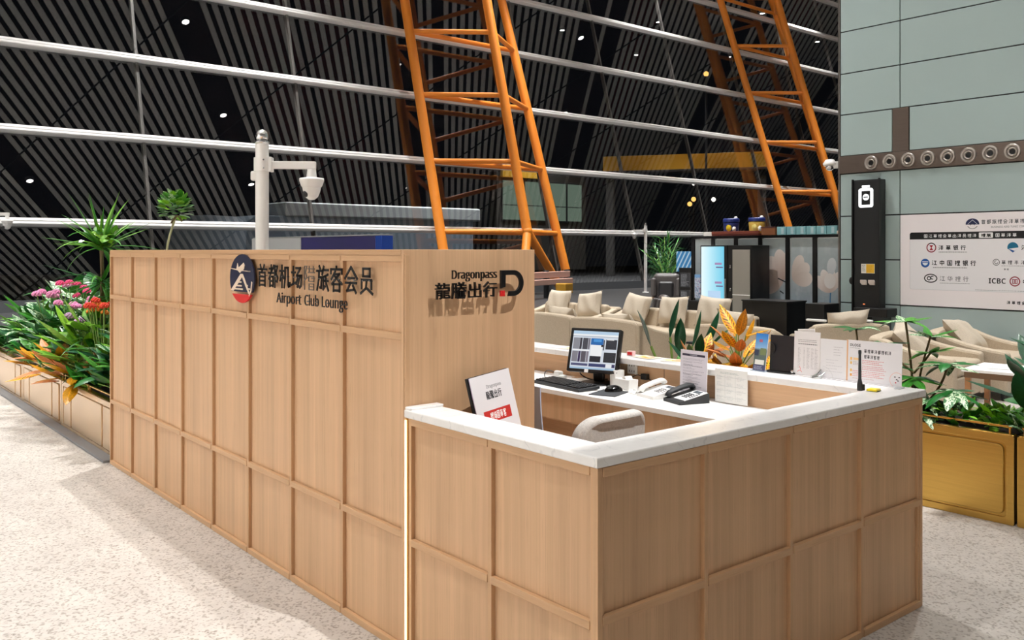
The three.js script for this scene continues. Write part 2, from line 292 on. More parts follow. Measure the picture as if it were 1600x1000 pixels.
{ // lit wing across the apron, yellow footbridge and lamps, seen through the glass
  const g = thing('terminal_wing', 'distant building with dim green lit windows beyond the glass', 'building', [51.4, 0, -58]);
  part(g, 'facade', box(10.4, 8.4, 1, 0.05), M(0x2c2c2a, 0.8), [0, 4.2, -0.6]);
  const win = M(0x0b1210, 0.3, { emissive: col([0.11, 0.15, 0.115]), emissiveIntensity: 1 });
  for (const [x, w] of [[-3.5, 2.2], [-1, 2.3], [1.5, 2.2], [3.7, 1.7]]) { const f = part(g, 'window', box(w + 0.2, 3.6, 0.12, 0.02), mat.charcoal, [x, 6.0, -0.08]); part(f, 'window_pane', box(w, 3.3, 0.04, 0.005), win, [0, 0, 0.07]); part(f, 'window_bar', box(w, 0.07, 0.05, 0.004), mat.charcoal, [0, -0.4, 0.09]); }
  part(g, 'yellow_fascia', box(4.4, 0.75, 0.3, 0.03), M(0xc79a2a, 0.6), [-2.6, 8.3, 0.05]);
  const b = thing('yellow_footbridge', 'dim yellow beam of a footbridge beyond the glass', 'bridge', [60.5, 9.4, -49.9], Math.atan2(8.7, 13.5)); part(b, 'beam', box(0.8, 1.35, 14.2, 0.05), M(0xc79a2a, 0.6)); part(b, 'deck', box(1.6, 0.2, 14.2, 0.03), mat.charcoal, [0, -0.75, 0]); for (const z of [-6.5, 6.5]) part(b, 'pier', box(0.7, 9.3, 0.7, 0.04), M(0x3a3a3a, 0.8), [0, -5.4, z]);
  const bulb = new THREE.SphereGeometry(0.24, 14, 10), warm = M(0x332200, 0.5, { emissive: col([1, 0.55, 0.14]), emissiveIntensity: 1.6 }), whit = M(0x333333, 0.5, { emissive: col([1, 0.95, 0.85]), emissiveIntensity: 2 });
  [['amber apron lamp beyond the glass, lowest of the cluster', 1026, 70.2, 6.4, warm], ['amber apron lamp beyond the glass, beside two small white ones', 1030, 70.8, 7.0, warm], ['small white apron lamp beyond the glass, right of the amber glow', 1059, 74.0, 7.2, whit], ['bright apron lamp beyond the glass above the amber glow', 1031, 70.9, 8.9, whit], ['white lamp beyond the glass over the green windows', 885, 54.3, 8.0, whit]].forEach(([l, px, x0, y, m], i) => { const f = 1 + i * 0.02, x = x0 * f; const k = thing('apron_lamp', l, 'lamp', [x, -0.5, -57.2 * f], 0, 'lamps across the apron'); part(k, 'bulb', bulb, m, [0, y + 0.5, 0]); part(k, 'mast', new THREE.CylinderGeometry(0.05, 0.07, y + 0.3, 8), mat.charcoal, [0, (y + 0.3) / 2, -0.05]); });
  const fl = thing('apron_lamp', 'tall apron lamp mast hidden behind the truss, lighting the yellow bridge', 'lamp', [56, -0.5, -44], 0, 'lamps across the apron'); part(fl, 'mast', new THREE.CylinderGeometry(0.08, 0.1, 16, 10), mat.charcoal, [0, 8, 0]); part(fl, 'bulb', new THREE.SphereGeometry(0.2, 14, 10), warm, [0, 16.1, 0]); const pl = new THREE.PointLight(0xffd9a0, 90, 0, 2); pl.position.set(0, 16.1, 0); pl.castShadow = true; fl.add(pl);
}
// ================================================================ RECEPTION PARTITION AND COUNTER
const PX = 2.042, PT = 1.703, PZ0 = -7.51, PZ1 = -3.17, PXB = 2.745, COLW = 0.5425;
const woodPanel = (w, h, k) => box(w, h, 0.018, 0.002, 1, [0, 0.31, 0.57, 0.13][k % 4], [0, 0.7, 0.33, 1.1][k % 4]);
function facePanels(g, cols, rows, place, first = 0) {    // panels, upright battens and cross battens on one face
  const bw = 0.022, bh = 0.03;
  for (let c = 0; c < cols; c++) for (let r = 0; r + 1 < rows.length; r++) place(g, 'panel', woodPanel(COLW - 0.004, rows[r + 1] - rows[r] - 0.004, c * 3 + r + first), mat.wood, (c + 0.5) * COLW, (rows[r] + rows[r + 1]) / 2, -0.009);
  for (let c = 0; c <= cols; c++) place(g, 'upright_batten', box(bw, rows[rows.length - 1] - rows[0], 0.02, 0.002, 1, 0.2), mat.batten, c * COLW, (rows[0] + rows[rows.length - 1]) / 2, 0.009);
  for (let c = 0; c < cols; c++) rows.forEach((y, r) => place(g, 'cross_batten', box(COLW - bw, bh, 0.02, 0.002, 1, 0.4, 0, true), mat.batten, (c + 0.5) * COLW, r === 0 ? y + bh / 2 : r === rows.length - 1 ? y - bh / 2 : y, 0.012));
}
{
  const g = thing('reception_partition', 'tall oak panelled partition box carrying the lounge lettering', 'partition', [0, 0, 0]);
  part(g, 'core', box(PXB - PX - 0.02, PT - 0.012, PZ1 - PZ0 - 0.04, 0.002), mat.wood, [(PX + PXB) / 2 + 0.01, (PT - 0.012) / 2, (PZ0 + PZ1) / 2]);
  facePanels(g, 8, [0, 0.5, 1.335, PT - 0.02], (q, n, geo, m, u, y, o) => part(q, n, geo, m, [PX - o - 0.0, y, PZ0 + u], [0, -Math.PI / 2, 0]));
  part(g, 'top_board', box(PXB - PX + 0.022, 0.03, PZ1 - PZ0 - 0.022, 0.003, 1, 0, 0, true), mat.batten, [(PX + PXB) / 2 - 0.011, PT - 0.012, (PZ0 + PZ1) / 2 - 0.01]);
  part(g, 'end_panel', box(PXB - PX + 0.028, PT + 0.003, 0.018, 0.002, 1, 0.77, 0.2), mat.wood, [(PX + PXB) / 2 - 0.008, (PT + 0.003) / 2, PZ1 - 0.01]);
  part(g, 'back_panel', box(0.016, PT - 0.02, PZ1 - PZ0 - 0.02, 0.002), mat.wood, [PXB, (PT - 0.02) / 2, (PZ0 + PZ1) / 2]);
  part(g, 'end_panel', box(PXB - PX, PT - 0.02, 0.018, 0.002), mat.wood, [(PX + PXB) / 2, (PT - 0.02) / 2, PZ0 + 0.01]);
}
const CT = 0.998, CX1 = 4.205, CZ = -2.044;
{
  const g = thing('reception_counter', 'oak panelled reception counter under a white stone top', 'counter', [0, 0, 0]);
  const CXL = PX + 0.008;
  part(g, 'wall_core', box(0.12, CT, 1.1, 0.002), mat.wood, [CXL + 0.072, CT / 2, -2.6]);
  part(g, 'wall_core', box(CX1 - CXL - 0.03, CT, 0.12, 0.002, 1, 0.3, 0, true), mat.wood, [(CXL + CX1) / 2, CT / 2, CZ - 0.075]);
  part(g, 'wall_core', box(0.145, CT, 0.79, 0.002, 1, 0.1, 0.2, true), mat.wood, [4.05 + 0.0725, CT / 2, -2.585]);
  part(g, 'wall_core', box(0.085, CT, 2.32, 0.002, 1, 0.5, 0.2, true), mat.wood, [4.12 + 0.04, CT / 2, -4.14]);
  facePanels(g, 2, [0, 0.478, CT], (q, n, geo, m, u, y, o) => part(q, n, geo, m, [CXL - o, y, PZ1 + 0.03 + u], [0, -Math.PI / 2, 0]), 5);
  facePanels(g, 4, [0, 0.5, CT], (q, n, geo, m, u, y, o) => part(q, n, geo, m, [PX - 0.005 + u, y, CZ + o], null), 9);
  facePanels(g, 6, [0, 0.5, CT], (q, n, geo, m, u, y, o) => part(q, n, geo, m, [CX1 + o, y, CZ - u], [0, Math.PI / 2, 0]), 2);
  part(g, 'corner_post', box(0.034, CT, 0.034, 0.004, 2, 0.3), mat.batten, [PX + 0.004, CT / 2, CZ - 0.004]);
  part(g, 'corner_post', box(0.034, CT, 0.034, 0.004, 2, 0.6), mat.batten, [CX1 - 0.004, CT / 2, CZ - 0.004]);
  part(g, 'upright_divider', box(0.08, 0.36, 0.05, 0.003), mat.wood, [4.1, 0.68, -4.28]);
  for (const z of [-3.55, -4.0]) part(g, 'back_panel_joint', box(0.004, 0.145, 0.004, 0), mat.black, [4.119, 0.93, z]);
}
{
  const o = [[2.02, -3.165], [2.02, -2.022], [4.245, -2.022], [4.245, -5.3], [4.035, -5.3], [4.035, -2.195], [2.185, -2.195], [2.185, -3.165]];
  const s = poly(o.map(([x, z]) => [x, -z])), geo = metric(plate(s, 0.036, 0.006).rotateX(-Math.PI / 2));
  const g = thing('stone_worktop', 'white veined stone top running round the reception counter', 'worktop', [0, 0, 0]);
  part(g, 'slab', geo, mat.stone, [0, CT, 0]);
  part(g, 'end_upstand', box(0.165, 0.012, 0.05, 0.004, 2), mat.stone, [2.105, CT + 0.041, -3.14]);
}
{
  const g = thing('led_strip', 'thin glowing light strip between the partition and the counter', 'light strip', [2.028, 0, -3.158]);
  part(g, 'channel', box(0.02, 0.99, 0.014, 0.001), mat.goldEdge, [0.008, 0.5, 0]);
  part(g, 'led_diffuser', box(0.006, 0.985, 0.012, 0.001), M(0xfff0c8, 0.5, { emissive: col([1, 0.82, 0.45]), emissiveIntensity: 1.1 }), [-0.005, 0.497, 0]);
  const l = new THREE.RectAreaLight(new THREE.Color().setRGB(1, 0.85, 0.55), 1.2, 0.012, 0.98); l.position.set(-0.012, 0.497, 0); l.lookAt(V(-5, 0.497, 0)); l.rotation.set(0, -Math.PI / 2, 0); g.add(l);
}
{
  const g = thing('inner_desk', 'white topped work desk with oak drawers inside the counter', 'desk', [0, 0, 0]);
  part(g, 'desk_top', box(0.5, 0.03, 2.75, 0.005, 2), mat.white, [3.87, 0.841, -3.57]);
  const zs = [-4.94, -4.25, -3.37, -2.21];
  for (let i = 0; i < 3; i++) part(g, 'drawer_front', box(0.018, 0.15, zs[i + 1] - zs[i] - 0.006, 0.002, 1, i * 0.37, 0, false), mat.wood, [3.66, 0.746, (zs[i] + zs[i + 1]) / 2]);
  part(g, 'drawer_base', box(0.4, 0.016, 2.7, 0.002), mat.wood, [3.87, 0.668, -3.57]);
  for (const z of [-4.93, -3.37, -2.22]) part(g, 'leg_panel', box(0.38, 0.82, 0.025, 0.002), mat.wood, [3.88, 0.41, z]);
}
// ---------------------------------------------------------------- lettering; strokes of each sign on a 100 x 100 field, y down
const G = {
  shou: '30,5 38,20;70,5 62,20;5,24 95,24;50,24 44,38;22,38 22,96;22,38 78,38 78,96;22,56 78,56;22,74 78,74;22,92 78,92',
  du: '12,20 50,20;31,5 31,38;5,38 58,38;54,8 8,64;18,54 18,96;18,54 48,54 48,96;18,73 48,73;18,92 48,92;66,8 66,98;66,10 92,10 78,38 94,58 88,74 76,72',
  ji: '5,28 42,28;24,5 24,97;24,32 6,68;26,36 42,58;54,14 54,60 44,96;54,14 82,14 82,84 87,92 96,90 97,76',
  chang: '5,32 36,32;20,8 20,80;3,84 38,74;44,14 84,14 52,44 94,44 88,86 78,92 70,88;64,46 44,78;80,46 56,90',
  gui: '10,5 10,98;10,5 30,5 18,30 30,50 14,60;40,15 95,15;50,5 50,28;85,5 85,28;42,30 95,30;45,45 90,45 90,65 45,65 45,45;48,75 88,75 88,98 48,98 48,75;48,86 88,86',
  lv: '24,4 30,14;4,22 48,22;22,22 20,56 5,96;22,46 42,46 38,88 28,86;60,5 48,36;56,18 96,18;92,36 56,46;58,44 56,92 70,82;56,60 94,60;76,42 80,70 97,96',
  ke: '50,3 50,12;8,30 8,14 92,14 92,30;40,22 12,52;36,32 72,32 16,70;34,38 92,68;28,68 28,97;28,70 74,70 74,97;28,94 74,94',
  hui: '50,4 5,46;50,4 95,46;28,44 72,44;10,62 90,62;46,62 20,92 76,86;64,72 86,97',
  yuan: '26,8 74,8 74,36 26,36 26,8;16,80 16,48 84,48 84,80;50,56 46,78 10,97;56,80 92,97',
  long: '26,2 26,12;6,14 48,14;16,20 20,32;38,20 34,32;4,36 50,36;12,97 12,48 42,48 42,92 34,95;12,62 42,62;12,76 42,76;60,4 60,32 92,32 92,50 60,50 60,92 96,92 96,82;60,14 92,14;68,63 90,63;68,77 90,77',
  teng: '3,97 8,60 8,8 30,8 30,95;8,34 30,34;8,58 30,58;50,2 54,12;82,2 78,12;40,18 96,18;38,34 97,34;66,10 62,34 38,56;70,34 96,54;48,82 48,56 86,56;48,66 84,66;48,75 84,75;66,56 66,82;48,84 90,84 86,98;44,90 40,97;56,90 57,97;70,90 72,97',
  chu: '50,4 50,92;16,16 16,46 84,46 84,16;8,56 8,92 92,92 92,56',
  xing: '34,4 6,30;38,28 4,58;22,44 22,97;48,14 92,14;42,40 97,40;74,40 74,92 58,90',
  yin: '24,4 6,34;16,20 42,20;10,40 42,40;8,58 42,58;25,40 25,90 42,78;52,8 52,92 70,82;52,8 86,8 86,46 52,46;52,27 86,27;66,50 96,94;90,58 72,68',
  zhong: '14,24 86,24 86,64 14,64 14,24;50,4 50,97',
  guo: '10,8 90,8 90,95;10,8 10,95;10,92 90,92;28,28 72,28;32,50 68,50;26,74 74,74;50,28 50,74;62,58 68,66',
  jiang: '12,8 24,18;6,34 18,44;6,90 26,58;42,18 90,18;66,18 66,84;34,86 97,86',
  hua: '28,4 6,40;18,26 18,56;52,4 52,44 92,44 92,34;84,12 52,32;4,68 96,68;50,54 50,98',
  feng: '15,18 85,18;20,40 80,40;6,64 94,64;50,4 50,98',
  fill1: '10,12 90,12;30,4 30,30;70,4 70,30;20,36 80,36 80,62 20,62 20,36;20,49 80,49;8,76 92,76;50,62 50,97',
  fill2: '14,8 26,20;8,38 20,48;8,92 26,62;40,14 92,14;44,34 88,34;38,54 96,54;66,14 66,96;44,74 88,74',
  fill3: '20,6 20,96;6,26 38,26;6,58 38,50;50,12 90,12 90,44 50,44 50,12;50,28 90,28;70,44 70,92;46,66 94,66;44,92 96,92',
};
const strokes = (k) => G[k].split(';').map((s) => s.trim().split(/\s+/).map((p) => p.split(',').map(Number)));
function glyph3d(k, w, h, sw, depth) {             // solid strokes, lower left corner at the origin
  const out = [];
  for (const line of strokes(k)) for (let i = 0; i + 1 < line.length; i++) {
    const [a, b] = [line[i], line[i + 1]].map(([x, y]) => [x / 100 * w, (1 - y / 100) * h]), L = Math.hypot(b[0] - a[0], b[1] - a[1]), t = Math.atan2(b[1] - a[1], b[0] - a[0]);
    out.push(at(new THREE.BoxGeometry(L + sw * 0.8, sw, depth), [(a[0] + b[0]) / 2, (a[1] + b[1]) / 2, depth / 2], [0, 0, t]));
  }
  return mergeGeometries(out);
}
function glyph2d(g, k, x, y, w, h, lw) { g.lineWidth = lw; g.lineCap = 'butt'; g.lineJoin = 'miter'; for (const line of strokes(k)) { g.beginPath(); line.forEach(([a, b], i) => i ? g.lineTo(x + a / 100 * w, y + b / 100 * h) : g.moveTo(x + a / 100 * w, y + b / 100 * h)); g.stroke(); } }
function row2d(g, keys, x, y, w, h, gap, lw) { keys.forEach((k, i) => glyph2d(g, k, x + i * (w + gap), y, w, h, lw)); }
const sansBold = await new FontLoader().loadAsync('fonts/droid/droid_sans_bold.typeface.json');
const sans = await new FontLoader().loadAsync('fonts/droid/droid_sans_regular.typeface.json');
function words(text, font, width, height, depth) {  // fitted so that the capitals are `height` tall and the line `width` long
  const geo = new TextGeometry(text, { font, size: 1, depth: 1, curveSegments: 5, bevelEnabled: false }); geo.computeBoundingBox(); const b = geo.boundingBox, cap = new TextGeometry('D', { font, size: 1, depth: 1 }); cap.computeBoundingBox();
  geo.translate(-b.min.x, 0, 0); geo.scale(width / (b.max.x - b.min.x), height / (cap.boundingBox.max.y), depth); return geo;
}
{
  const ink = M(0x0b0b0d, 0.35), pale = M(0x6d645c, 0.45);
  const stand = new THREE.CylinderGeometry(0.003, 0.003, 0.02, 6).rotateX(Math.PI / 2), stand2 = new THREE.CylinderGeometry(0.0018, 0.0018, 0.034, 6).rotateX(Math.PI / 2);
  // long face: local x runs towards the viewer, z out of the face
  const g = thing('sign_lettering', 'large black Chinese lettering on the long oak partition face', 'lettering', [PX - 0.021, 1.505, -4.655], -Math.PI / 2);
  ['shou', 'du', 'ji', 'chang', 'gui', 'lv', 'ke', 'hui', 'yuan'].forEach((k, i) => { const c = part(g, 'character', glyph3d(k, 0.125, 0.125, k === 'gui' ? 0.005 : 0.0115, 0.004), k === 'gui' ? pale : ink, [i * 0.1395, 0, 0]); for (const x of [0.03, 0.09]) part(c, 'standoff', stand, mat.grey, [x, 0.06, -0.005]); });
  const e = thing('sign_lettering', 'black English words below the Chinese lettering on the long partition face', 'lettering', [PX - 0.021, 1.428, -4.41], -Math.PI / 2);
  [['Airport', 0, 0.285], ['Club', 0.325, 0.15], ['Lounge', 0.51, 0.25]].forEach(([t, x, w]) => { part(e, 'word', words(t, sans, w, 0.052, 0.004), ink, [x, 0, 0]); for (const q of [0.2, 0.8]) part(e, 'standoff', stand, mat.grey, [x + w * q, 0.02, -0.005]); });
  const m = thing('airport_emblem', 'oval navy and red emblem with plane and pyramid roof', 'emblem', [PX - 0.021, 1.405, -4.853], -Math.PI / 2);
  const RX = 0.172, RY = 0.138, arc = (a0, a1, n = 36) => Array.from({ length: n + 1 }, (_, i) => { const a = (a0 + (a1 - a0) * i / n) * RAD; return [Math.cos(a) * RX, RY + Math.sin(a) * RY]; });
  part(m, 'navy_disc', plate(poly(arc(-33, 213)), 0.01, 0.001), mat.navy); part(m, 'red_arc', plate(poly(arc(-128 - 12, -52 + 12, 24)), 0.012, 0.001), mat.red);
  const W = mat.cream, f = 0.0102;
  part(m, 'plane', plate(poly([[-0.15, 0.196], [-0.07, 0.191], [-0.055, 0.225], [-0.04, 0.2], [0.0, 0.215], [0.03, 0.228], [0.045, 0.215], [0.035, 0.192], [0.02, 0.186], [0.12, 0.178], [0.12, 0.184], [0.0, 0.18], [-0.02, 0.17], [-0.05, 0.183], [-0.15, 0.192]]), 0.003, 0.0005), W, [0, 0, f]);
  part(m, 'roof_line', plate(poly([[-0.15, 0.07], [-0.01, 0.165], [0.02, 0.165], [0.115, 0.06], [0.1, 0.055], [0.01, 0.147], [-0.115, 0.064]]), 0.003, 0.0005), W, [0, 0, f]);
  for (const [x0, x1, y] of [[-0.04, 0.0, 0.118], [-0.07, 0.005, 0.097], [-0.11, 0.02, 0.078], [0.055, 0.09, 0.1], [0.075, 0.12, 0.082]]) part(m, 'roof_step', box(x1 - x0, 0.009, 0.003, 0.0005), W, [(x0 + x1) / 2, y, f + 0.0015]);
  part(m, 'tail_line', plate(poly([[0.138, 0.125], [0.15, 0.12], [0.14, 0.075], [0.11, 0.04], [0.104, 0.046], [0.13, 0.08]]), 0.003, 0.0005), W, [0, 0, f]);
  // end face towards the viewer
  const d = thing('sign_lettering', 'small black English word on the end face of the partition', 'lettering', [2.243, 1.578, PZ1 + 0.034]);
  part(d, 'word', words('Dragonpass', sans, 0.247, 0.0375, 0.008), ink); for (const x of [0.11, 0.2]) part(d, 'standoff', stand2, ink, [x, 0.012, -0.016]);
  const h = thing('sign_lettering', 'four black Chinese characters on the end face of the partition', 'lettering', [2.154, 1.492, PZ1 + 0.034]);
  ['long', 'teng', 'chu', 'xing'].forEach((k, i) => { const c = part(h, 'character', glyph3d(k, 0.077, 0.07, 0.0066, 0.01), ink, [i * 0.0865, 0, 0]); part(c, 'standoff', stand2, ink, [0.04, 0.03, -0.016]); });
  const l = thing('logo_mark', 'thick black letter D with small red square', 'logo', [2.51, 1.494, PZ1 + 0.034]);
  const D = new THREE.Shape(); D.moveTo(0, 0.118); D.lineTo(0.075, 0.118); D.absarc(0.075, 0.059, 0.059, Math.PI / 2, -Math.PI / 2, true); D.lineTo(0.044, 0); D.lineTo(0.051, 0.022); D.lineTo(0.075, 0.022); D.absarc(0.075, 0.059, 0.037, -Math.PI / 2, Math.PI / 2, false); D.lineTo(0.028, 0.096); D.lineTo(0.026, 0.042); D.lineTo(0, 0.036); D.closePath();
  part(l, 'letter', plate(D, 0.012, 0.001, 20), ink); part(l, 'red_square', box(0.024, 0.026, 0.012, 0.001), mat.red, [0.011, 0.013, 0.006]); for (const [x, y] of [[0.045, 0.107], [0.08, 0.011]]) part(l, 'standoff', stand2, ink, [x, y, -0.016]);
}
// ================================================================ THINGS ON AND IN THE COUNTER
const DK = 0.856, WT = CT + 0.036;               // heights of the desk top and of the stone top
function sheet(parent, name, w, h, tex, p, r, thick = 0.004, back = mat.paper) {    // printed board: picture on its +z face
  const m = new THREE.MeshStandardMaterial({ map: tex, roughness: 0.5 });
  return part(parent, name, new THREE.BoxGeometry(w, h, thick), [back, back, back, back, m, back], p, r);
}
const textLines = (g, x, y, w, n, gap, c = '#777', lw = 3, chop = 0.3) => { g.fillStyle = c; for (let i = 0; i < n; i++) { let q = x; const end = x + w * (1 - rnd() * chop); while (q < end) { const l = Math.min(end - q, rr(4, 18)); g.fillRect(q, y + i * gap, l, lw); q += l + 4; } } };
{ // monitor
  const scr = canvasTex(512, 410, (g, w, h) => {
    g.fillStyle = '#dfe6f0'; g.fillRect(0, 0, w, h); g.fillStyle = '#bcd7ee'; g.fillRect(0, 0, w, 34); g.fillStyle = '#f6f9fc'; g.fillRect(0, 34, w, 18); g.fillStyle = '#8f9aab'; g.fillRect(0, 56, w, 5);
    for (const [x, y, ww, hh, c] of [[10, 76, 72, 122, '#8e9099'], [84, 76, 26, 122, '#3a3944'], [118, 76, 60, 122, '#4a4b55'], [182, 76, 20, 122, '#77737f'], [10, 220, 66, 116, '#87858f'], [80, 220, 26, 116, '#3c3158'], [112, 220, 56, 116, '#5c5963'], [172, 220, 26, 116, '#8b8590'], [10, 350, 190, 26, '#56597c'], [210, 76, 140, 70, '#1b6bb8'], [352, 90, 14, 110, '#4b4d58'], [214, 146, 130, 120, '#fbfcfd'], [214, 266, 124, 64, '#23252e'], [380, 84, 122, 104, '#2a2d37'], [370, 222, 134, 106, '#23262e'], [212, 346, 190, 34, '#3d4672'], [404, 346, 64, 34, '#f3f5f9'], [470, 346, 34, 34, '#3d3f66'], [0, 392, w, 18, '#a8c9e4']]) { g.fillStyle = c; g.fillRect(x, y, ww, hh); }
    g.fillStyle = '#4a9be0'; g.fillRect(240, 84, 90, 30); g.fillStyle = '#222'; g.fillRect(330, 142, 22, 22); g.fillStyle = '#fff'; g.fillRect(388, 82, 80, 8); g.fillRect(10, 204, 190, 10);
    textLines(g, 384, 236, 110, 9, 9, '#454954', 3); textLines(g, 388, 100, 100, 8, 10, '#3b3f4a', 3);
  });
  const g = thing('computer_monitor', 'black computer monitor showing dark windows on the inner desk', 'monitor', [3.985, DK, -4.0], 0);
  g.rotation.y = -68.7 * RAD;                                        // its face looks along local z
  const W = 0.345, H = 0.28, head = sub(g, 'display_head', [0, 0.212, 0.02], [-17 * RAD, 0, 0]);
  part(head, 'housing', box(W, H, 0.035, 0.008, 2), mat.black, [0, 0, -0.01]);
  part(head, 'housing_back', box(W * 0.7, H * 0.65, 0.04, 0.015, 2), mat.black, [0, -0.01, -0.04]);
  const bz = roundRect(W, H, 0.008); bz.holes.push(poly([[-W / 2 + 0.017, -H / 2 + 0.019], [-W / 2 + 0.017, H / 2 - 0.017], [W / 2 - 0.017, H / 2 - 0.017], [W / 2 - 0.017, -H / 2 + 0.019]]));
  part(head, 'bezel', plate(bz, 0.01, 0.002), mat.black, [0, 0, 0.004]);
  const em = new THREE.MeshStandardMaterial({ color: 0x0a0a0a, roughness: 0.25, emissive: 0xffffff, emissiveMap: scr, emissiveIntensity: 0.85 });
  part(head, 'screen', new THREE.PlaneGeometry(W - 0.034, H - 0.036), em, [0, 0.001, 0.0095]);
  part(head, 'label_sticker', box(0.026, 0.022, 0.001, 0.0003), mat.white, [-0.035, -H / 2 + 0.008, 0.0145]);
  part(g, 'stand_neck', box(0.075, 0.16, 0.03, 0.01, 2), mat.black, [0, 0.09, -0.045], [0.1, 0, 0]);
  part(g, 'stand_base', lathe([[0.001, 0.012], [0.1, 0.011], [0.112, 0.006], [0.113, 0], [0.001, 0]], 30), mat.black, [0, 0.0005, -0.01]);
  const l = new THREE.RectAreaLight(0xdfe8f4, 0.5, W - 0.04, H - 0.04); l.position.set(0, 0.212, 0.04); l.rotation.set(-17 * RAD, Math.PI, 0, 'YXZ'); g.add(l);
}
{ // keyboard: rows of keys on a slab; local x along its length (from far left to near right in the picture)
  const g = thing('keyboard', 'black keyboard lying in front of the monitor', 'keyboard', [3.765, DK, -4.045], -Math.PI / 2 - 0.1);
  part(g, 'base', box(0.47, 0.02, 0.17, 0.007, 2), mat.charcoal, [0, 0.012, 0], [0.05, 0, 0]);
  const key = box(0.017, 0.009, 0.0175, 0.0025), dark = M(0x18181a, 0.5);
  for (let r = 0; r < 6; r++) for (let c = 0; c < 22; c++) if (!(r === 5 && c > 3 && c < 9) && c !== 15) part(g, 'key', key, dark, [-0.218 + c * 0.0205, 0.026 - (r - 2.5) * 0.0011, -0.062 + r * 0.0245], [0.05, 0, 0]);
  part(g, 'space_bar', box(0.1, 0.009, 0.0175, 0.0025), dark, [-0.085, 0.0235, 0.0605], [0.05, 0, 0]);
}
{
  const p = tagged(new THREE.Mesh(box(0.21, 0.005, 0.17, 0.002), mat.darkGrey), 'mouse_pad', 'dark grey mouse pad beside the keyboard', 'mouse pad'); p.position.set(3.775, DK + 0.003, -3.68); p.rotation.y = 0.35;
  const g = thing('computer_mouse', 'glossy black mouse lying on the grey pad', 'mouse', [3.835, DK + 0.006, -3.7], -Math.PI / 2 - 0.4), s = new THREE.SphereGeometry(1, 22, 14, 0, Math.PI * 2, 0, Math.PI / 2);
  part(g, 'body', s, mat.blackGloss, null, null, [0.033, 0.036, 0.058]); part(g, 'wheel', new THREE.CylinderGeometry(0.008, 0.008, 0.006, 14).rotateZ(Math.PI / 2), mat.grey, [0, 0.029, 0.03]);
  const c = tagged(new THREE.Mesh(tube([[3.87, DK + 0.01, -3.74], [3.92, DK + 0.006, -3.8], [3.95, DK + 0.006, -3.88], [4.03, DK + 0.006, -3.95], [4.08, DK + 0.02, -3.9]], 0.0022, 24, 6), mat.black), 'mouse_cable', 'thin black cable behind the mouse on the desk', 'cable');
}
{ // white L shaped tape holder
  const g = thing('tape_dispenser', 'white stepped desk holder between monitor and phone', 'holder', [3.995, DK, -3.775], Math.PI / 2 - 0.25);
  part(g, 'tray', plate(poly([[-0.115, 0], [0.1, 0], [0.1, 0.105], [0.035, 0.105], [0.035, 0.06], [-0.12, 0.066]]), 0.07, 0.006).translate(0, 0, -0.035), mat.whitePlastic);
  part(g, 'tape_core', new THREE.CylinderGeometry(0.02, 0.02, 0.05, 18).rotateX(Math.PI / 2), mat.white, [-0.05, 0.06, 0]);
}
{ // phones
  const phone = (label, p, turn, body, dark, hand, twoTone) => {
    const g = thing('desk_phone', label, 'telephone', p, turn);           // local z points to the user
    const side = poly([[0.1, 0], [0.1, 0.018], [0.03, 0.034], [-0.08, 0.058], [-0.095, 0.05], [-0.095, 0]]);
    const wedge = plate(side, 0.17, 0.005).translate(0, 0, -0.085).rotateY(-Math.PI / 2);
    part(g, 'body', wedge, body); const tilt = 12.5 * RAD;
    const face = sub(g, 'face', [0.02, 0.0405, -0.005], [tilt, 0, 0]);
    part(face, 'face_plate', box(0.11, 0.004, 0.155, 0.0015), twoTone, [0.012, 0.0, 0]);
    part(face, 'display', box(0.06, 0.003, 0.028, 0.001), M(0x59636b, 0.2), [0.01, 0.003, -0.052]);
    const k = box(0.012, 0.004, 0.009, 0.0015);
    for (let r = 0; r < 4; r++) for (let c = 0; c < 3; c++) part(face, 'key', k, dark, [-0.012 + c * 0.019, 0.004, -0.01 + r * 0.016]);
    for (let r = 0; r < 5; r++) part(face, 'memory_key', box(0.018, 0.003, 0.007, 0.001), dark, [0.052, 0.003, -0.03 + r * 0.015]);
    const arch = tube([[0, 0.012, 0.085], [0, 0.032, 0.07], [0, 0.04, 0.02], [0, 0.043, -0.03], [0, 0.037, -0.075], [0, 0.016, -0.088]], 0.0175, 22, 10); arch.scale(1.25, 0.8, 1);
    part(g, 'handset', arch, hand, [-0.062, 0.036, 0], [tilt, 0, 0]);
    return g;
  };
  phone('white desk phone with its handset cradled, left of the dark phone', [3.92, DK, -3.42], -Math.PI / 2 - 0.25, mat.whitePlastic, mat.grey, mat.whitePlastic, mat.white);
  phone('black and grey desk phone, nearer of the two telephones', [3.9, DK, -3.2], -Math.PI / 2 - 0.3, mat.charcoal, mat.darkGrey, mat.charcoal, M(0xe3e4e6, 0.4));
  const pts = []; for (let i = 0; i <= 70; i++) { const a = i / 70 * 7 * Math.PI * 2, b = i / 70 * Math.PI * 1.8; pts.push([3.9 + Math.cos(b) * (0.045 + 0.009 * Math.cos(a)), DK + 0.012 + 0.009 * Math.sin(a), -3.56 + Math.sin(b) * (0.05 + 0.009 * Math.cos(a))]); }
  tagged(new THREE.Mesh(tube(pts, 0.0042, 300, 6), mat.whitePlastic), 'handset_cord', 'white coiled handset cord lying left of the white phone', 'cord');
}
